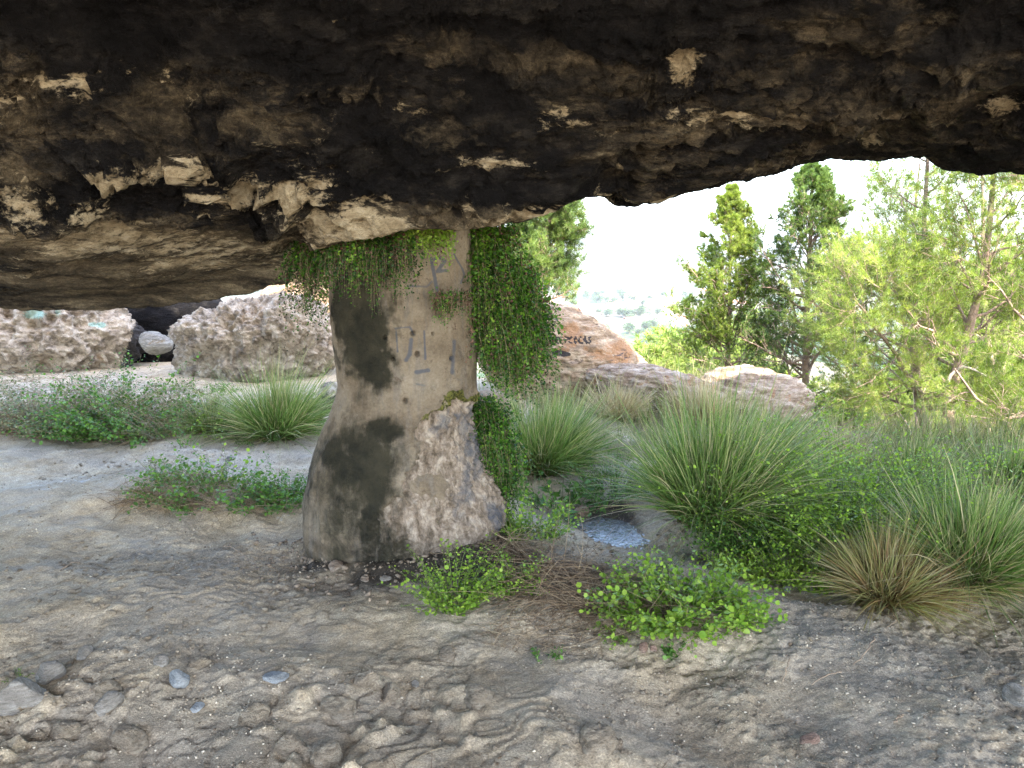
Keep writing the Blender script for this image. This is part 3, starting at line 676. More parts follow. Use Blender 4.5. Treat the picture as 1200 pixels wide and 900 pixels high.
rock('crevice_back_rock', at(175, 385, 11.2), (1.2, .6, .9), 77, M_ROOF, 'black coloured rock deep in the crevice', 'rock', n=5, attrs=lambda V: {'bare': ('POINT', V[:, 0]*0-.6), 'tone': ('POINT', V[:, 0]*0)})  # near-black colouring stands in for the darkness deep inside the crevice
rock('dark_boulder', on(383, 478)+np.array([.05, .1, .08]), (.20, .2, .19), 71, M_PALE, 'dark brown stone with pale top just left of the pillar', 'rock', n=5, attrs=lambda V: {'paint': ('POINT', V[:, 0]*0-.5), 'soot_and_dark': ('POINT', .55-1.8*(V[:, 2]-.1))}, rough=.07)  # tinted darker towards the bottom, paler on top
stones = [(28, 832, .085, .06, 'largest pale stone at the lower left edge beside a sprout', M_STONE), (103, 778, .035, .025, 'small tan stone up and right of the big corner stone', M_STONE), (210, 812, .04, .028, 'blue grey flat stone on the dirt left of centre foreground', M_BLUESTONE),
          (231, 838, .024, .010, 'thin blue grey chip just below the blue grey stone', M_BLUESTONE), (1192, 832, .045, .036, 'angular stone at the right edge of the dirt path', M_STONE), (948, 866, .032, .018, 'brown flat stone low in the right foreground', M_CLAY),
          (754, 760, .022, .02, 'round reddish stone below the leafy clump', M_CLAY), (765, 759, .015, .013, 'smaller reddish pebble touching the round reddish stone', M_CLAY), (393, 664, .038, .018, 'pale elongated stone at the foot of the pillar', M_BEDDED),
          (428, 676, .022, .016, 'pale chip in the dark soil under the pillar', M_BEDDED), (452, 678, .028, .014, 'flat tan chip right of the pale chip under the pillar', M_STONE), (487, 800, .016, .012, 'small dark round pebble in the middle foreground', M_STONE),
          (325, 808, .045, .014, 'long whitish half buried stone in the left foreground', M_BLUESTONE), (1160, 684, .07, .05, 'greyish stone beside the rightmost tussock', M_STONE), (1192, 694, .06, .04, 'low stone at the right edge behind the greyish one', M_CLAY),
          (128, 838, .045, .03, 'brownish knob of rock left of the blue grey chip', M_STONE), (190, 796, .030, .02, 'tan stone above the blue grey stone', M_STONE), (682, 602, .05, .04, 'mossy brown stone at the back edge of the puddle', M_CLAY), (270, 545, .03, .02, 'pale stone in front of the left weeds', M_STONE),
          (60, 800, .05, .035, 'tan stone behind the largest corner stone', M_STONE), (922, 690, .022, .016, 'small grey stone under the lime green weeds', M_BLUESTONE), (668, 655, .03, .02, 'grey stone among the dry stems', M_STONE)]
for a, b, s1, s2, lab in [(130, 822, .05, .03, 'earthy knob of bedrock left of the blue grey stone'), (300, 850, .06, .035, 'brown knob of bedrock below the long whitish stone'), (342, 884, .055, .03, 'dark knob of bedrock at the bottom edge left of centre'),
                       (384, 893, .06, .035, 'knob of bedrock cut by the bottom edge of the picture'), (397, 836, .07, .03, 'long earthy ledge of bedrock in the left foreground'), (428, 803, .05, .03, 'brown knob left in the middle pair of bedrock knobs'),
                       (455, 812, .05, .03, 'brown knob right in the middle pair of bedrock knobs'), (75, 862, .05, .035, 'knobbly earthy stone below the largest corner stone'), (525, 765, .045, .022, 'small brown ledge of bedrock right of centre foreground'),
                       (150, 868, .06, .03, 'crumbly earthy knob near the lower left corner'), (236, 790, .05, .022, 'low earthy hump just above the blue grey stone'), (560, 822, .07, .02, 'flat earthy ledge in the middle of the foreground'), (700, 872, .08, .022, 'flat earthy ledge low in the centre right foreground')]:
    stones.append((a, b, s1, s2, lab, M_EARTH))
for i, (a, b, s1, s2, lab, mt) in enumerate(stones):
    p = on(a, b)
    rock('stone', p+np.array([0, 0, s2*(-.55 if mt is M_EARTH else .25)]), (s1, s1*.8, s2*(1.6 if mt is M_EARTH else 1.2)), 100+i, mt, lab, 'stone', n=5, rot=i*1.3, tilt=(.25*sin(i*2.1), .25*cos(i*1.7)), rough=.075 if mt is M_EARTH else .04, soft=26, planes=9, fr_=2.4, ball=.02)
print('rocks', time.time()-T0)

# ------------------------------------------------------------------ gravel, litter, twigs
n = 26000
gx = rng.uniform(-4, 4.6, n); gy = 1.4+5.2*rng.uniform(0, 1, n)**1.2
dens = fbm(st(gx*.8, gy*.8, gx*0+4), 3)+.25*(gx > .5)
k = dens > .12+.25*rng.uniform(-1, 1, n); gx, gy = gx[k], gy[k]; n = len(gx)
V0, F0 = ico(1); tv = V0*(1+.22*np.random.default_rng(3).normal(size=(len(V0), 1)))
sz = .0028+.013*rng.uniform(0, 1, n)**5
V, F = scatter(tv, F0, st(gx, gy, gh(gx, gy)+sz*.2), basis(rand_unit(n)*np.array([1, 1, .25]), rand_unit(n)*.4+np.array([0, 0, 1])), st(sz, sz*rng.uniform(.6, 1.3, n), sz*rng.uniform(.35, .8, n)))
tag(mk('gravel', V, F, M_EARTH), 'loose gravel scattered over the dusty ground', 'gravel', kind='stuff')
n = 60000
gx = rng.uniform(-3.6, 4.4, n); gy = 1.7+4.6*rng.uniform(0, 1, n)**1.25
k = fbm(st(gx*1.4, gy*1.4, gx*0+44), 4, .6)+.3*sm(.3, 1.6, gx)+.12*rng.normal(size=n) > .05; gx, gy = gx[k], gy[k]; n = len(gx)
sz = .0018+.0045*rng.uniform(0, 1, n)**3
V, F = scatter(tv, F0, st(gx, gy, gh(gx, gy)+sz*.3), basis(rand_unit(n)*np.array([1, 1, .25]), rand_unit(n)*.4+np.array([0, 0, 1])), st(sz, sz*rng.uniform(.6, 1.3, n), sz*rng.uniform(.4, .9, n)))
t = NT('grit'); gc = t.ramp(t.attr('r'), [(0, (.14, .11, .08)), (.5, (.34, .285, .21)), (1, (.50, .44, .34))]); M_GRIT = t.finish(gc, .95, None, .1)
tag(mk('grit', V, F, M_GRIT, attrs={'r': ('FACE', rattr(n, len(F0)))}), 'fine grit and dirt crumbs on the cave floor', 'grit', kind='stuff')
n = 1800
gx = rng.uniform(-3.2, 4.2, n); gy = rng.uniform(1.7, 5.0, n)
k = (fbm(st(gx*1.1, gy*1.1, gx*0+14), 2)+.35*np.exp(-((gx-.3)**2+(gy-3.3)**2)/.5)) > .0; gx, gy = gx[k], gy[k]; n = len(gx)
A = st(gx, gy, gh(gx, gy)+.004); D = norm(rng.normal(size=(n, 3))*np.array([1, 1, .1])); L = .02+.09*rng.uniform(0, 1, n)**2
V, F = curve_tubes(A, D, L, .35*rng.normal(size=(n, 3))*np.array([1, 1, .12]), .0011, 5, 3)
tag(mk('plant_litter', V, F, M_DRYSTEM, attrs={'r': ('FACE', rattr(n, len(F)//n))}), 'fine dead stalks lying on the dirt', 'plant litter', kind='stuff')
for pts, r_, lab in [([(1026, 757), (1018, 768), (1006, 778), (1000, 781)], .0035, 'pale curved twig on the right of the dirt path'), ([(985, 790), (970, 797), (950, 803)], .003, 'thin brown twig left of the curved pale one'),
                     ([(1045, 730), (1052, 738), (1040, 742)], .0025, 'short twig below the brown tussock'), ([(925, 782), (921, 790), (917, 800)], .003, 'short pale twig on the dirt below the leafy clump'),
                     ([(1048, 855), (1058, 848)], .0035, 'short stick in the right foreground'), ([(262, 640), (275, 650), (300, 668), (301, 676)], .0035, 'thin root trailing from the hollow left of the pillar'),
                     ([(70, 678), (84, 668), (96, 664)], .004, 'arched twig at the far left of the dirt')]:
    Pp = np.array([on(a, b)+np.array([0, 0, .008]) for a, b in pts]); base = Pp[0].copy()
    tt = np.linspace(0, len(Pp)-1, 10); Q = st(*[np.interp(tt, range(len(Pp)), Pp[:, j]) for j in range(3)])-base
    Q[:, :2] += .004*rng.normal(size=(10, 2)); Q[:, 2] += .004+.006*np.sin(np.linspace(0, pi, 10))
    V, F = tubes(Q[None], np.full((1, 10), r_)*np.linspace(1, .5, 10)[None], 6)
    o = mk('twig', V, F, M_TWIG, smooth=True); o.location = tuple(base); tag(o, lab, 'twig')

# ------------------------------------------------------------------ puddle / stream water
t = NT('shallow_water')
t.bsdf.inputs['Transmission Weight'].default_value = .0
bm_ = t.bump(t.noise(30, 4, .6, t.coord((1, .6, 1)), .8), .6, .012)
t.bsdf.inputs['IOR'].default_value = 1.45
t.bsdf.inputs['Coat Weight'].default_value = 1; t.bsdf.inputs['Coat Roughness'].default_value = .03; t.link(bm_, t.bsdf.inputs['Coat Normal'])
WATER = t.finish((.10, .10, .09), .08, bm_, 1.0)
n = 90; a = np.arange(n)*2*pi/n
wx, wy = WX, WY
rr_ = (1+.30*fbm(st(np.cos(a)*1.6, np.sin(a)*1.6, a*0), 3)+.12*np.sin(5*a))
lev = float(coarse(np.array([wx]), np.array([wy]))[0])+.004; print('water', wx, wy)
rings = [st(wx+q*.46*rr_*np.cos(a)-.05*q*np.sin(a), wy+q*.46*rr_*np.sin(a), lev+0*a) for q in np.linspace(0.02, 1.15, 12)]
tag(mk('water', np.array(rings), grid_faces(12, n, True), WATER, smooth=True), kind='structure')

# ------------------------------------------------------------------ tussocks
tussock(636, 548, .74, .5, 2600, 'blue green tussock right behind the pillar, first of the big tussocks', lean=.85, wind=(.06, 0))
tussock(832, 606, .84, .6, 4200, 'largest blue green tussock standing behind the stream bed', lean=.82, wind=(.12, 0), dry=.2)
tussock(722, 492, .45, .4, 1100, 'faded straw coloured tussock between the two big green tussocks', mat=M_PALEGRASS, lean=.7, dry=0)
tussock(1040, 702, .42, .3, 2400, 'squat brown and green tussock at the edge of the dirt path', mat=M_DRYGRASS, lean=1.0, wind=(.12, 0), dry=.25, w=.003)
tussock(1135, 688, .62, .35, 2300, 'tall green tussock with straw base at the right edge', lean=.75, wind=(.12, 0), dry=.5, w=.003)
tussock(1196, 672, .5, .35, 1300, 'green tussock cut by the right edge of the picture', lean=.8, wind=(.1, 0))
tussock(325, 512, .68, .5, 3000, 'grey green tussock with yellow centre left of the pillar', lean=1.0, wind=(.05, 0), dry=.2)
tussock(248, 512, .40, .4, 1200, 'small drooping tussock left of the yellow centred one', lean=1.1, wind=(.1, 0), dry=.3)
tussock(905, 530, .36, .4, 1300, 'hazy straw tipped tussock in front of the banded boulder', mat=M_GRASS, lean=.7, wind=(.1, 0), dry=.5)
tussock(820, 500, .5, .45, 1000, 'dry straw tussock below the pale slab', mat=M_PALEGRASS, lean=.7, dry=0)
tussock(985, 548, .36, .4, 900, 'wispy straw tussock behind the bright green shrub', mat=M_PALEGRASS, lean=.6, dry=0)
tussock(1075, 575, .42, .4, 1100, 'loose green tussock behind the squat brown one', lean=.7, wind=(.1, 0), dry=.3)
tussock(1180, 580, .5, .4, 900, 'pale green tussock under the pines at far right', lean=.7, dry=.4)
# wild grass over the slope (uncountable)
n = 50000
gx = rng.uniform(-.3, 9, n); gy = 4.3+7.2*rng.uniform(0, 1, n)**1.2
k = (gy+.80*gx > 6.1)&(fbm(st(gx*.9, gy*.9, gx*0+2), 3)+.4 > rng.uniform(-.2, .4, n))&(np.hypot((gx-2.5)/1.0, (gy-8)/.7) > 1)&(np.hypot((gx-.7)/1.1, (gy-8.5)/.8) > 1)
gx, gy = gx[k], gy[k]; n = len(gx)
V, F, r = grass_mesh(n, 1, .42, .0026, .5, 1, .4, 4)
V = V.reshape(n, -1, 3); V[:, :, :2] -= V[:, :1, :2]*1.0; V *= np.clip(.75+.9*fbm(st(gx*1.6, gy*1.6, gx*0+22), 3), .25, 1.4)[:, None, None]
V += st(gx, gy, gh(gx, gy))[:, None]
tag(mk('wild_grass', V, F, M_WILD, attrs={'r': ('POINT', np.clip(r+.05, 0, 1))}), 'wild straw and green grass over the slope', 'grass', kind='stuff')
print('grass', time.time()-T0)

# ------------------------------------------------------------------ leafy plants
weed(on(532, 712), .12, .33, 100, 18, .018, 'bright lime bushy weed at the front of the pillar foot', droop=.15, width=.012, spread=.7)
weed(on(600, 690), .09, .22, 60, 16, .016, 'small lime weed just right of the pillar foot', droop=.2, width=.012, spread=.9)
weed(on(622, 632), .17, .32, 110, 16, .020, 'lime weed between the pillar foot and the puddle', droop=.2, width=.015, ell_=(1.2, .7))
weed(on(655, 592), .22, .34, 26, 12, .060, 'tall broad leaved plant beside the lower right fern', mat=M_MID, tv=LEAF_V, tf=LEAF_F, droop=.35, width=.035, stemr=.003, spread=.9)
weed(on(800, 728), .27, .32, 200, 16, .027, 'large leafy green clump on the bare bank', droop=.3, width=.018, ell_=(1.25, .8), rr_=(.1, 1), dry=120)
weed(on(745, 700), .12, .27, 26, 14, .022, 'upright lime stems at the left end of the leafy clump', droop=.1, width=.014, spread=.5)
weed(on(772, 668), .10, .22, 26, 22, .014, 'grey green wispy weed behind the leafy clump', mat=M_GREY, tv=LEAF_V, tf=LEAF_F, droop=.1, width=.02)
weed(on(720, 752), .03, .07, 12, 7, .028, 'tiny rosette weed left of the round reddish stone', mat=M_LIME, tv=LEAF_V, tf=LEAF_F, droop=.3, width=.004)
weed(on(640, 770), .05, .09, 8, 8, .022, 'sparse dark green sprout in the damp hollow', mat=M_MID, tv=LEAF_V, tf=LEAF_F, droop=.2, width=.006)
weed(on(790, 760), .04, .07, 12, 7, .022, 'small green sprout right of the round reddish stone', mat=M_MID, droop=.2, width=.006)
weed(on(22, 800), .035, .045, 10, 7, .012, 'tiny green sprout on the stone at the lower left edge', mat=M_LIME, tv=LEAF_V, tf=LEAF_F, droop=.2, width=.004)
weed(on(858, 668), .03, .04, 8, 7, .014, 'tiny sprout on the path below the lime ground weeds', mat=M_MID, droop=.2, width=.005)
# sprawling weeds left
weed(on(250, 578), .42, .32, 130, 16, .024, 'sprawling leafy weed with dry stems on the left hummock', droop=.35, width=.02, ell_=(1.3, .5), dry=500, mat=M_MID, rr_=(.2, 1))
weed(on(330, 578), .16, .26, 100, 16, .020, 'dense green end of the sprawling weed near the pillar', mat=M_MID, droop=.25, width=.015, rr_=(.3, 1))
weed(on(268, 560), .06, .40, 7, 16, .026, 'tall thin lime sprig rising from the left hummock', droop=.05, width=.02, spread=.25)
weed(on(185, 572), .12, .26, 12, 12, .026, 'straggly weed with round yellowing leaves at the left of the hummock', mat=M_GREY, droop=.15, width=.02, spread=.7)
weed(on(60, 505), .60, .85, 240, 42, .030, 'brown twiggy shrub at the far left', mat=M_GREY, tv=LEAF_V, tf=LEAF_F, droop=.3, width=.04, dry=900, cat='shrub', name='shrub', stem=M_TWIG, ell_=(1.1, .6), rr_=(.2, 1))
weed(on(145, 512), .42, .80, 240, 44, .030, 'green leaved shrub beside the brown twiggy one', mat=M_MID, droop=.3, width=.04, dry=400, cat='shrub', name='shrub', stem=M_TWIG, ell_=(1.1, .7))
weed(on(205, 515), .30, .65, 110, 30, .018, 'wispy grey shrub right of the green leaved shrub', mat=M_GREY, tv=LEAF_V, tf=LEAF_F, droop=.2, width=.03, dry=300, cat='shrub', name='shrub', stem=M_TWIG)
weed(on(250, 520), .08, .55, 7, 18, .035, 'tall upright weed in front of the left tussocks', mat=M_LIME, tv=LEAF_V, tf=LEAF_F, droop=.05, width=.02, spread=.3)
weed(on(218, 532), .08, .48, 6, 18, .032, 'tall thin weed left of the tall upright one', mat=M_MID, tv=LEAF_V, tf=LEAF_F, droop=.05, width=.02, spread=.3)
weed(on(300, 518), .25, .22, 60, 14, .020, 'low green weed below the yellow centred tussock', mat=M_MID, tv=LEAF_V, tf=LEAF_F, droop=.25, width=.02)
weed(on(388, 505), .12, .20, 30, 12, .026, 'bright weed peeping out left of the pillar', mat=M_LIME, droop=.25, width=.02)
weed(on(235, 462), .5, .2, 60, 12, .022, 'low green weeds at the foot of the whitish boulder', mat=M_MID, droop=.25, width=.02, ell_=(1.2, .6))
# shrubs right
weed(on(978, 622), .52, .95, 800, 36, .023, 'dense bright green shrub mound behind the brown tussock', mat=M_BRIGHT, tv=LEAF_V*np.array([1.3, 1, 1]), tf=LEAF_F, droop=.35, width=.035, cat='shrub', name='shrub', ell_=(1.1, .7), rr_=(0, .8), spread=1.1)
weed(on(885, 628), .32, .50, 260, 26, .018, 'dark green mound right of the largest tussock', mat=M_MID, droop=.3, width=.03, cat='shrub', name='shrub', spread=1.1)
weed(on(925, 672), .34, .24, 260, 14, .026, 'low lime ground weeds along the path edge', mat=M_BRIGHT, tv=LEAF_V, tf=LEAF_F, droop=.3, width=.018, ell_=(1.3, .6), rr_=(.3, 1))
weed(on(985, 675), .14, .14, 60, 12, .024, 'lime weeds tucked under the brown tussock', mat=M_BRIGHT, tv=LEAF_V, tf=LEAF_F, droop=.3, width=.018, rr_=(.3, 1))
weed(on(1108, 704), .12, .10, 50, 12, .014, 'dark feathery weed between the two right tussocks', mat=M_MID, tv=LEAF_V, tf=LEAF_F, droop=.3, width=.01)
weed(on(1195, 690), .15, .12, 50, 12, .02, 'lime weeds at the right edge of the picture', mat=M_LIME, tv=LEAF_V, tf=LEAF_F, droop=.3, width=.01)
weed(on(720, 575), .24, .40, 180, 24, .018, 'dark leafy weed left of the largest tussock', mat=M_MID, tv=LEAF_V, tf=LEAF_F, droop=.3, width=.02)
weed(on(735, 480), .35, .42, 90, 20, .026, 'green weed in front of the graffiti boulder', mat=M_LIME, tv=LEAF_V, tf=LEAF_F, droop=.15, width=.02, ell_=(1.4, .6), cat='shrub', name='shrub')
weed(on(842, 590), .10, .30, 14, 16, .020, 'thin lime sprig in front of the largest tussock', mat=M_LIME, tv=LEAF_V, tf=LEAF_F, droop=.1, width=.012, spread=.4)
weed(np.array([1.25, 8.9, g1(1.25, 8.9)]), .1, .75, 9, 14, .06, 'tall spiky plant rising behind the graffiti boulder', mat=M_GREY, tv=LANCE_V*np.array([1.8, 1, 1]), tf=LANCE_F, droop=.05, width=.02, spread=.3, cat='shrub', name='shrub')
# dry brush
def brush(loc, rx, ry, hgt, n, label, lmin=.1, lmax=.34, r_=.0016):
    root = empty('dry_brush', loc)
    a = rng.uniform(0, 2*pi, n); q = np.sqrt(rng.uniform(0, 1, n))
    A = st(q*rx*np.cos(a), q*ry*np.sin(a), hgt*rng.uniform(0, 1, n)**1.5*(1-q*.7)); A[:, 2] += gh(A[:, 0]+loc[0], A[:, 1]+loc[1])-loc[2]
    D = norm(rng.normal(size=(n, 3))*np.array([1.3, .8, .4])+np.array([.2, 0, .05])); L = rng.uniform(lmin, lmax, n)
    bend = np.tile([0, 0, -.25], (n, 1))+.45*rng.normal(size=(n, 3))*np.array([1, 1, .4])
    V, F = curve_tubes(A, D, L, bend, r_, 7, 3)
    mk('stems', V, F, M_DRYSTEM, root, attrs={'r': ('FACE', rattr(n, len(F)//n))})
    return tag(root, label, 'dry brush')
brush(on(668, 690), .36, .22, .10, 900, 'tangled brown dead stems between the pillar and the leafy clump')
brush(on(596, 652), .09, .10, .14, 320, 'reddish dead stems piled against the right of the pillar foot')
brush(on(730, 712), .25, .14, .06, 420, 'dark dead stems under the leafy clump')
brush(on(190, 590), .30, .08, .04, 380, 'flattened dry stems on the left hummock', .08, .22)
brush(on(640, 742), .30, .14, .02, 300, 'brown litter of dead stems around the damp hollow', .04, .14, .0013)
brush(on(650, 470), .35, .2, .22, 300, 'pale dead stems at the foot of the graffiti boulder', .15, .45, .003)
# crumbs of soil and leaf mould heaped round the pillar foot
n = 800; a = rng.uniform(pi*.95, pi*2.05, n); q = .50+.22*np.abs(rng.normal(size=n)); gx = -.58+q*np.cos(a); gy = 4.12+.92*q*np.sin(a)
sz = .003+.014*rng.uniform(0, 1, n)**4
V, F = scatter(tv, F0, st(gx, gy, gh(gx, gy)+sz*.3), basis(rand_unit(n)*np.array([1, 1, .3]), rand_unit(n)*.5+np.array([0, 0, 1])), st(sz, sz*rng.uniform(.6, 1.3, n), sz*rng.uniform(.4, .9, n)))
tag(mk('soil_crumbs', V, F, simple('leaf_mould', (.19, .15, .11), .95, 20)), 'dark crumbs of soil and leaf mould round the pillar foot', 'soil', kind='stuff')
brush(on(45, 508), .5, .3, .35, 900, 'brown thicket of bare twigs inside the far left shrub', .15, .45, .0022)
brush(on(185, 515), .3, .2, .22, 400, 'grey brown bare twigs between the left shrubs', .1, .35, .002)
print('weeds', time.time()-T0)

# ------------------------------------------------------------------ hanging maidenhair
def hanging(name, anchors, nrm, n, L0, label, mat=M_FERN, lsize=.017, width=.05, jitter=.05, nl=34, dryn=0, out_=.35, rr_=(0, 1), p=1.2):
    """anchors (K,3) polyline area; fronds start near it, go outward then hang down"""
    anchors = np.asarray(anchors, float); base = anchors.mean(0); root = empty(name, base)
    def batch(m, L0_, mt, nm, nl_):
        i = rng.integers(0, len(anchors), m); A = anchors[i]-base+jitter*rng.normal(size=(m, 3))*np.array([1, .6, .8])
        o = norm(np.asarray(nrm)+.55*rng.normal(size=(m, 3))); D = norm(o*out_+np.array([0, 0, -.05])+.15*rng.normal(size=(m, 3)))*.75
        L = L0_*rng.uniform(.5, 1.2, m); bend = np.tile([0, 0, -.95], (m, 1))-D*.45+.10*rng.normal(size=(m, 3))
        V, F = curve_tubes(A, D, L, bend, .0009, 6, 3); mk(nm+'_stalks', V, F, M_TWIG, root)
        V, F, per = sprays(A, D, L, bend, nl_, TRI_V, TRI_F, lsize, width, s0=.08, jit=.6, upmix=.1, shape=lambda s: np.clip(1.25-s, .15, 1))
        clump = fbm(A*14, 2)*.35+rng.uniform(-.3, .3, m)
        r = np.clip(np.repeat(clump, nl_)+.14+.6*(-.1+rr_[0]+(rr_[1]-rr_[0])*rng.uniform(0, 1, m*nl_)**p), 0, 1)
        mk(nm, V, F, mt, root, attrs={'r': ('FACE', np.repeat(r, per))})
    batch(n, L0, mat, 'fronds', nl)
    if dryn: batch(dryn, L0*.85, M_FERNDRY, 'withered_fronds', int(nl*.7))
    return tag(root, label, 'fern')
def line(pts, k=30):
    Pp = np.array(pts); tt = np.linspace(0, len(Pp)-1, k); return st(*[np.interp(tt, range(len(Pp)), Pp[:, j]) for j in range(3)])
yf = 3.72
hanging('hanging_fern', line([at(392, 278, 3.9), at(420, 283, 3.72), at(455, 285, 3.68), at(478, 272, 3.66)]), (0, -1, 0), 260, .20, 'dark maidenhair fringe over the upper left of the pillar', width=.035, dryn=60, rr_=(0, .85), jitter=.028)
hanging('hanging_fern', line([at(478, 262, 3.66), at(505, 262, 3.66), at(520, 264, 3.68)]), (0, -1, 0), 110, .13, 'bright yellow green fern tuft at the top centre of the pillar', mat=M_LIME, width=.03, jitter=.018, rr_=(.2, .9), dryn=45)
hanging('hanging_fern', line([at(358, 292, 4.35), at(366, 305, 4.3), at(375, 288, 4.25), at(385, 300, 4.2)]), (-.3, -1, 0), 230, .30, 'dark shaggy fern curtain hanging left of the pillar', width=.05, rr_=(0, .75), jitter=.045, dryn=40)
# right hand curtain: several tiers down the back side of the pillar
tiers = []
for a, b, yy in [(562, 268, 4.15), (580, 272, 4.2), (566, 300, 4.12), (585, 305, 4.2), (600, 322, 4.25), (568, 335, 4.1), (590, 345, 4.2), (606, 352, 4.25), (572, 360, 4.1), (595, 368, 4.2), (612, 372, 4.25), (580, 380, 4.12), (600, 386, 4.2), (608, 335, 4.3), (613, 355, 4.3), (614, 372, 4.3), (606, 385, 4.25)]:
    tiers += [at(a, b, yy), at(a+4, b+6, yy+.08), at(a-4, b+3, yy-.03)]
hanging('hanging_fern', tiers, (.45, -.9, 0), 1500, .27, 'long bright green fern curtain down the right side of the pillar', width=.04, jitter=.045, lsize=.021, dryn=220, rr_=(.1, 1), p=.8, out_=.75, nl=44)
lowt = [at(a, b, yy) for a, b, yy in [(563, 478, 4.15), (575, 490, 4.15), (566, 505, 4.1), (585, 515, 4.15), (572, 530, 4.12), (590, 540, 4.2), (580, 560, 4.15)]]
hanging('hanging_fern', lowt, (.4, -.9, .2), 800, .19, 'lower fern cushion low on the right side of the pillar', width=.045, jitter=.04, rr_=(.1, 1), out_=.8)
hanging('hanging_fern', [at(518, 345, 3.70), at(532, 343, 3.71), at(545, 345, 3.74), at(524, 355, 3.69)], (0, -1, 0), 60, .10, 'small withered fern growing from a hole in the pillar', width=.02, jitter=.012, lsize=.011, dryn=55, nl=24)
print('ferns', time.time()-T0)

# ------------------------------------------------------------------ trees
def spawn(P, Rr, per, s0, s1, lenf, ang, upb, grav, rr_=.5, K=7, wig=.04, radialbias=None):
    """children polylines from parents"""
    N = len(P); Kp = P.shape[1]; n = N*per
    pi_ = np.repeat(np.arange(N), per); s = s0+(s1-s0)*((np.tile(np.arange(per), N)+rng.uniform(0, 1, n))/per)
    f = s*(Kp-1); i = np.minimum(f.astype(int), Kp-2); fr_ = (f-i)[:, None]
    A = P[pi_, i]*(1-fr_)+P[pi_, i+1]*fr_; T_ = norm(P[pi_, i+1]-P[pi_, i])
    r0 = (Rr[pi_, i]*(1-fr_[:, 0])+Rr[pi_, i+1]*fr_[:, 0])*rr_
    v = rand_unit(n); 
    if radialbias is not None: v = norm(v+np.asarray(radialbias))
    v = norm(v-T_*np.sum(v*T_, 1, keepdims=True))
    an = ang*(1+.25*rng.normal(size=n)); D = T_*np.cos(an)[:, None]+v*np.sin(an)[:, None]
    L = lenf(s)*rng.uniform(.65, 1.2, n)
    ks = np.linspace(0, 1, K)
    bend = np.zeros((n, 3)); bend[:, 2] = upb-grav
    C, _ = qcurve(A, norm(D), L, bend, ks)
    w = rng.normal(size=C.shape)*wig*L[:, None, None]; w = np.cumsum(w, 1)*.5; w[:, 0] = 0; C = C+w
    Rc = r0[:, None]*np.linspace(1, .3, K)[None]
    return C, Rc, s
def tufts_on(C, per, tv, tf, size, s0=.25, upb=.25, jit=.6):
    n, K, _ = C.shape; m = n*per
    pi_ = np.repeat(np.arange(n), per); s = s0+(1-s0)*rng.uniform(0, 1, m); s[::per] = 1
    f = s*(K-1); i = np.minimum(f.astype(int), K-2); fr_ = (f-i)[:, None]
    A = C[pi_, i]*(1-fr_)+C[pi_, i+1]*fr_; T_ = norm(C[pi_, i+1]-C[pi_, i])
    D = norm(T_+jit*rng.normal(size=(m, 3))+np.array([0, 0, upb]))
    return scatter(tv, tf, A, basis(D), size*rng.uniform(.7, 1.25, m)), A
TUFT = needle_tuft(13, 1.0, .030, 1); TUFTS = needle_tuft(9, .9, .05, 2); SPRAY = needle_tuft(10, .55, .045, 3); BIGT = needle_tuft(12, 1.3, .07, 4)
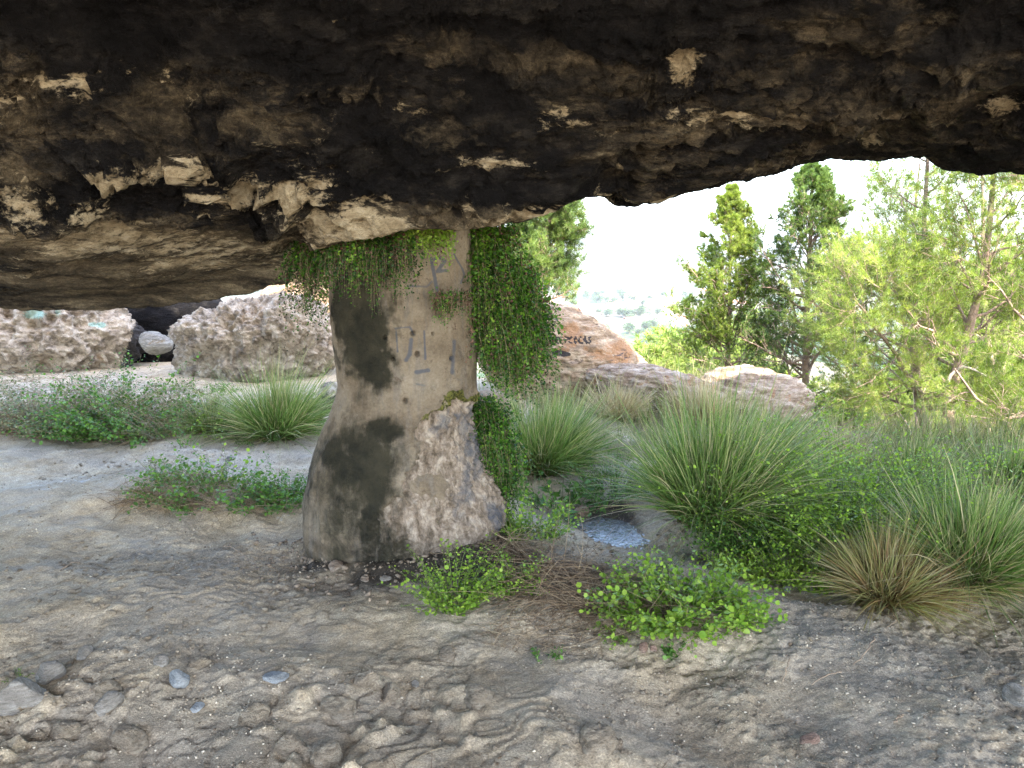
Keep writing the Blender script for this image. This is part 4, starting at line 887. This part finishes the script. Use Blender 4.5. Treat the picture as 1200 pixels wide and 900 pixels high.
def pine(name, base, trunks, label, mat=M_PINE, nb=(26, 7, 5), blen=1.5, s0=.3, tufper=5, tsize=.085, tuft=TUFT, r0=.08, cat='pine tree', dead=None, up=.35, grav=.1, ang=1.1, bias=None, twig_len=.30, sub_len=.5, group=None, wig=.05, cone=False):
    base = np.asarray(base, float); root = empty(name, base)
    TP, TR = [], []
    for tr, ra in trunks:
        tr = np.array(tr)-base; tt = np.linspace(0, len(tr)-1, 12)
        Q = st(*[np.interp(tt, range(len(tr)), tr[:, j]) for j in range(3)]); Q[1:-1] = (Q[:-2]+2*Q[1:-1]+Q[2:])/4; Q[1:] += .012*rng.normal(size=(11, 3))
        TP.append(Q); TR.append(ra*np.linspace(1, .22, 12))
    TP = np.array(TP); TR = np.array(TR)
    V1, F1 = tubes(TP, TR, 10)
    C1, R1, s1 = spawn(TP, TR, nb[0], s0, 1.0, (lambda s: blen*np.clip(1.15*(1-s)**.9+.03, .03, 1)) if cone else (lambda s: blen*np.clip(1.25-s, .25, 1)), ang, up, grav, .42, radialbias=bias, wig=wig)
    C2, R2, _ = spawn(C1, R1, nb[1], .25, 1.0, lambda s: sub_len*blen/1.5*(1.2-.6*s), .8, up*.6, grav, .5, wig=wig)
    if cone:
        k_ = np.repeat(np.clip((1-s1)**.6*1.15+.05, 0, 1)*np.random.default_rng(5).uniform(.55, 1.2, len(s1)), nb[1])[:, None, None]; C2 = C2[:, :1]+(C2-C2[:, :1])*k_
    C3, R3, _ = spawn(C2, R2, nb[2], .2, 1.0, lambda s: twig_len*blen/1.5*(1.1-.4*s), .7, up, grav, .6, K=4)
    if cone:
        k_ = np.repeat(k_, nb[2], 0); C3 = C3[:, :1]+(C3-C3[:, :1])*np.maximum(k_, .25)
    Vs, Fs, off = [V1], [F1], len(V1)
    for C_, R_, S_ in ((C1, R1, 6), (C2, R2, 4), (C3, np.maximum(R3, .0015), 3)):
        v, f = tubes(C_, np.maximum(R_, .0018), S_); Vs.append(v); Fs.append(f+off); off += len(v)
    mk('trunk', np.vstack(Vs), np.vstack(Fs), M_BARK, root, smooth=True)
    (V, F), A = tufts_on(C3, tufper, tuft[0], tuft[1], tsize)
    cl = .28*fbm(A*1.1+base, 2)
    mk('crown', V, F, mat, root, attrs={'r': ('FACE', np.repeat(np.clip(cl+rng.uniform(.1, .9, len(A)), 0, 1), len(tuft[1])))})
    if dead:
        for dd, ra in dead:
            dd = np.array(dd)-base; tt = np.linspace(0, len(dd)-1, 10); Q = st(*[np.interp(tt, range(len(dd)), dd[:, j]) for j in range(3)])
            Q[1:-1] = (Q[:-2]+2*Q[1:-1]+Q[2:])/4
            v, f = tubes(Q[None], ra*np.linspace(1, .3, 10)[None], 8); v2 = []
            c_, r_, _ = spawn(Q[None], ra*np.linspace(1, .3, 10)[None], 4, .3, 1, lambda s: .3*(1.2-s), .9, .1, 0, .5)
            v3, f3 = tubes(c_, r_, 5)
            mk('dead_branch', np.vstack([v, v3]), np.vstack([f, f3+len(v)]), M_DEAD, root, smooth=True)
    tag(root, label, cat, group)
    return root
# right hand pine group
def gp(px_, Y, z_=-.15):
    x_ = (px_-600)/FPX*Y/CP; return np.array([x_, Y, g1(x_, Y)+z_])
def T(Y, *pts): return [at(a, b, Y+(k[0] if k else 0)) for (a, b, *k) in pts]
b1 = gp(1090, 10.6)
pine('pine_tree', b1, [([b1]+T(10.6, (1100, 570), (1090, 510), (1072, 460), (1070, 400), (1086, 320), (1082, 240), (1090, 120)), .085),
                       (T(10.6, (1098, 540), (1105, 500), (1082, 470), (1055, 425), (1028, 385, -.4), (1000, 350, -.7)), .05)],
     'pale barked pine with a leaning limb, left of the right hand pair', mat=M_PINELT, nb=(24, 7, 6), blen=1.7, s0=.36, tufper=5, tsize=.085)
b2 = gp(1110, 9.9)
pine('pine_tree', b2, [([b2]+T(9.9, (1118, 570), (1112, 520), (1108, 470), (1125, 420), (1142, 380), (1150, 310), (1165, 230), (1172, 100)), .10),
                       (T(9.9, (1114, 520), (1135, 527), (1155, 522), (1168, 505)), .055)],
     'thick reddish pine with a hooked lower limb, right of the pair', mat=M_PINE, nb=(22, 7, 6), blen=1.7, s0=.46, tufper=5, tsize=.085,
     dead=[(T(9.8, (1112, 470), (1108, 445), (1125, 428), (1140, 432), (1158, 442)), .028), (T(9.9, (1110, 500), (1135, 508), (1140, 480), (1150, 470)), .03)])
b3 = gp(1240, 9.0)
pine('pine_tree', b3, [([b3]+T(9.0, (1270, 590), (1262, 480), (1275, 330), (1280, 180), (1290, 60)), .10)], 'pine whose dark boughs reach in from the right edge', mat=M_PINE, nb=(26, 8, 6), blen=1.8, s0=.15, tufper=5, tsize=.08, grav=.25)
b4 = gp(1140, 14.5)
pine('pine_tree', b4, [([b4]+T(14.5, (1165, 560), (1160, 420), (1150, 300), (1155, 150)), .09)], 'slender pine standing behind the right hand pair', mat=M_PINELT, nb=(26, 7, 6), blen=2.1, s0=.35, tufper=5, tsize=.10)
b5 = gp(1062, 15.5)
pine('pine_tree', b5, [([b5]+T(15.5, (1077, 560), (1072, 420), (1068, 300), (1078, 190)), .08)], 'light green pine between the dark conifer and the pale barked pine', mat=M_PINELT, nb=(18, 6, 5), blen=1.6, s0=.25, tufper=4, tsize=.10)
# conifers
b6 = at(946, 460, 12.2); b6[2] = g1(b6[0], 12.2)
pine('conifer', b6, [([b6]+T(12.2, (944, 440), (946, 360), (950, 270), (955, 194)), .07)], 'dark green conifer with a straight trunk right of centre', mat=M_CONI, nb=(110, 10, 5), blen=1.6, s0=.14, cone=True, tufper=5, tsize=.06, tuft=SPRAY, cat='conifer', ang=1.25, up=.30, grav=.18, sub_len=.42, twig_len=.2)
b7 = at(853, 460, 13.2); b7[2] = g1(b7[0], 13.2)
pine('conifer', b7, [([b7]+T(13.2, (853, 440), (854, 370), (857, 290), (858, 222)), .055)], 'slim young conifer with a spindly leader, left of the dark one', mat=M_PINE, nb=(95, 10, 5), blen=1.28, s0=.25, cone=True, tufper=5, tsize=.06, tuft=SPRAY, cat='conifer', ang=1.2, up=.35, grav=.12, sub_len=.35, twig_len=.18)
# pine glimpsed behind the ferns
b8 = np.array([.1, 11.5, g1(.1, 11.5)])
pine('pine_tree', b8, [([b8]+T(11.5, (622, 430), (630, 350), (640, 270), (652, 205)), .07)], 'pine whose crown shows just right of the hanging ferns', mat=M_CONI, nb=(60, 8, 6), blen=.72, s0=.48, tufper=5, tsize=.08, sub_len=.6, twig_len=.4)
# background pines down the slope
bg = [(765, 26, 7.9, 'rounded yellow green pine lowest in the gap beside the graffiti boulder'), (802, 22, 6.9, 'yellow green pine left of the slim conifer'), (832, 25, 8.8, 'tall yellow pine just left of the slim conifer'), (715, 60, 5, 'small distant pine on the slope over the graffiti boulder'),
      (890, 20, 6.0, 'yellow green pine between the two conifers'), (1010, 28, 7.0, 'pale pine behind the gap right of the dark conifer'), (1110, 22, 8.6, 'pale pine deep behind the right hand pair'),
      (1190, 19, 7.5, 'pale pine deep behind the right edge'), (915, 30, 8.8, 'hazy pine behind the dark conifer on its left'), (1240, 24, 9.5, 'hazy pine beyond the right edge'), (965, 17.5, 2.2, 'low yellow green pine sapling behind the banded boulder'), (1045, 17, 4.0, 'low light green pine under the slope pines')]
protos = []
for v in range(2):
    hgt = 5.0
    o = pine('pine_tree', (0, 0, 0), [([(0, 0, -.3), (.1, 0, 1.2), (-.05, .1, 3), (.1, 0, 4.6)], .10), ([(0, 0, .5), (.5, .2, 1.6), (.8, .2, 2.6), (1.0, .1, 3.4)], .06)], 'x', mat=M_PINELT, nb=(26, 7, 5), blen=1.9, s0=.15, tufper=5, tsize=.17, tuft=BIGT, twig_len=.42)
    protos.append(o)
def copy_tree(o):
    c = o.copy(); COL.objects.link(c)
    for ch in o.children:
        k_ = ch.copy(); COL.objects.link(k_); k_.parent = c
    return c
used = set()
for i, (a, Yd, hgt, lab) in enumerate(bg):
    src = protos[i % 2]; o = src if i < 2 else copy_tree(src)
    x_ = (a-600)/FPX*Yd/CP; o.location = (x_, Yd, g1(x_, Yd)); s_ = hgt/5.0; o.scale = (s_, s_, s_); o.rotation_euler = (0, 0, i*1.9)
    tag(o, lab, 'pine tree', 'pines down the slope')
print('trees', time.time()-T0)

# ------------------------------------------------------------------ valley: houses and trees
M_WALL = simple('whitewashed_wall', (.62, .58, .52), .9, .5); M_TILE = simple('clay_tile', (.42, .20, .13), .9, .5)
def house(L, W, Hh):
    root = empty('house')
    x, y = L/2, W/2
    V = [(-x, -y, -1), (x, -y, -1), (x, y, -1), (-x, y, -1), (-x, -y, Hh), (x, -y, Hh), (x, y, Hh), (-x, y, Hh)]
    mk('wall', V, [(0, 1, 5, 4), (1, 2, 6, 5), (2, 3, 7, 6), (3, 0, 4, 7)], M_WALL, root)
    e = .5; h2 = Hh+W*.28
    V = [(-x-e, -y-e, Hh-.1), (x+e, -y-e, Hh-.1), (x+e, 0, h2), (-x-e, 0, h2), (-x-e, y+e, Hh-.1), (x+e, y+e, Hh-.1)]
    V += [(a, b, c_-.25) for a, b, c_ in V]
    mk('roof', V, [(0, 1, 2, 3), (3, 2, 5, 4), (6, 9, 8, 7), (9, 10, 11, 8), (0, 6, 7, 1), (4, 5, 11, 10), (0, 3, 9, 6), (3, 4, 10, 9), (1, 7, 8, 2), (2, 8, 11, 5)], M_TILE, root)
    return root
M_DARKP = simple('window_dark', (.05, .055, .06), .4, 2)
hp = [house(14, 8, 5), house(22, 10, 4), house(10, 8, 7)]
vr = np.random.default_rng(21)
for i in range(44):
    Yd = vr.uniform(800, 1700); a = vr.uniform(625, 870); x_ = (a-600)/FPX*Yd
    src = hp[i % 3]; o = src if i < 3 else copy_tree(src)
    o.location = (x_, Yd, g1(x_, Yd)); o.rotation_euler = (0, 0, vr.uniform(-.6, .6)); s_ = vr.uniform(1.0, 1.8); o.scale = (s_, s_, s_)
    tag(o, 'small pale house with a tiled roof on the hazy valley floor', 'house', 'houses on the valley floor')
M_FAR = foliage_mat('valley_tree_leaf', [(0, (.04, .075, .03)), (.5, (.07, .12, .045)), (1, (.12, .17, .06))], .2, .6, .3, .2)
def broad(seed):
    r = np.random.default_rng(seed); root = empty('valley_tree')
    n = 1500; d_ = norm(r.normal(size=(n, 3))); cen = r.normal(size=(9, 3))*np.array([2.6, 2.6, 1.4]); ci = r.integers(0, 9, n)
    P_ = cen[ci]+d_*r.uniform(1.2, 2.4, (n, 1))+np.array([0, 0, 6.0])
    V, F = scatter(LEAF_V, LEAF_F, P_, basis(norm(d_+.6*r.normal(size=(n, 3)))), r.uniform(.6, 1.2, n))
    mk('crown', V, F, M_FAR, root, attrs={'r': ('FACE', np.repeat(r.uniform(0, 1, n), 4))})
    V, F = tubes(np.array([[(0, 0, -1), (.1, 0, 2), (0, .1, 5)]], float), np.array([[.4, .3, .2]]), 7); mk('trunk', V, F, M_BARK, root)
    return root
vp = [broad(1), broad(2)]
spots = [(vr.uniform(615, 880), vr.uniform(650, 1700)) for i in range(90)]+[(785+vr.uniform(-14, 14), vr.uniform(820, 900)) for i in range(7)]+[(757+vr.uniform(-10, 10), vr.uniform(860, 980)) for i in range(5)]+[(730+vr.uniform(-22, 22), 1150+vr.uniform(-10, 10)) for i in range(8)]
for i, (a, Yd) in enumerate(spots):
    src = vp[i % 2]; o = src if i < 2 else copy_tree(src)
    x_ = (a-600)/FPX*Yd; o.location = (x_, Yd, g1(x_, Yd)); s_ = vr.uniform(.9, 1.7); o.scale = (s_*1.2, s_*1.2, s_); o.rotation_euler = (0, 0, i)
    tag(o, 'round dark tree on the hazy valley floor', 'tree', 'trees on the valley floor')
print('valley', time.time()-T0)

# ------------------------------------------------------------------ air
HAZE = True
if HAZE:
    v = [(x, y, z) for x in (-7600, 7600) for y in (-120, 9800) for z in (-108, 420)]
    hz = mk('haze', v, [(0, 1, 3, 2), (4, 6, 7, 5), (0, 4, 5, 1), (2, 3, 7, 6), (0, 2, 6, 4), (1, 5, 7, 3)], bpy.data.materials.new('haze_air'))
    m_ = hz.data.materials[0]; m_.use_nodes = True; nt = m_.node_tree; nt.nodes.remove(nt.nodes['Principled BSDF'])
    pv = nt.nodes.new('ShaderNodeVolumePrincipled'); pv.inputs['Color'].default_value = (.92, .95, 1, 1); pv.inputs['Density'].default_value = .00012; pv.inputs['Anisotropy'].default_value = .2
    nt.links.new(pv.outputs[0], nt.nodes['Material Output'].inputs['Volume'])
    tag(hz, kind='stuff')

# ------------------------------------------------------------------ light
SUN_EL, SUN_AZ = R(50), R(152)      # azimuth from +Y towards +X: behind the camera, over the right shoulder
w = bpy.data.worlds.new('World'); sc.world = w; w.use_nodes = True
nt = w.node_tree; bg_ = nt.nodes['Background']; sky = nt.nodes.new('ShaderNodeTexSky'); sky.sky_type = 'NISHITA'; sky.sun_disc = False
sky.sun_elevation = SUN_EL; sky.sun_rotation = SUN_AZ; sky.air_density = 1.0; sky.dust_density = 2.5; sky.altitude = 200
nt.links.new(sky.outputs[0], bg_.inputs[0]); bg_.inputs[1].default_value = .15
sd = bpy.data.lights.new('sun', 'SUN'); so = bpy.data.objects.new('sun', sd); COL.objects.link(so)
sd.energy = 2.1; sd.angle = R(.5); sd.color = (1, .91, .76)
from mathutils import Vector
dv = Vector((sin(SUN_AZ)*cos(SUN_EL), cos(SUN_AZ)*cos(SUN_EL), sin(SUN_EL)))
so.rotation_euler = dv.to_track_quat('Z', 'Y').to_euler(); so.location = (0, 0, 30)
sc.view_settings.view_transform = 'Standard'; sc.view_settings.look = 'None'; sc.view_settings.gamma = 1
sc.view_settings.exposure = 3.65
sc.view_settings.use_curve_mapping = False
cy = sc.cycles
cy.use_denoising = True; cy.denoiser = 'OPENIMAGEDENOISE'
cy.max_bounces = 8; cy.diffuse_bounces = 5; cy.glossy_bounces = 3; cy.transmission_bounces = 4; cy.volume_bounces = 0; cy.transparent_max_bounces = 8
cy.use_adaptive_sampling = True; cy.adaptive_threshold = .01
cy.sample_clamp_indirect = 8
cy.denoising_prefilter = 'NONE'; cy.use_guiding = True; cy.use_surface_guiding = True; cy.use_volume_guiding = False; cy.guiding_training_samples = 48; cy.use_light_tree = False
print('done', time.time()-T0)
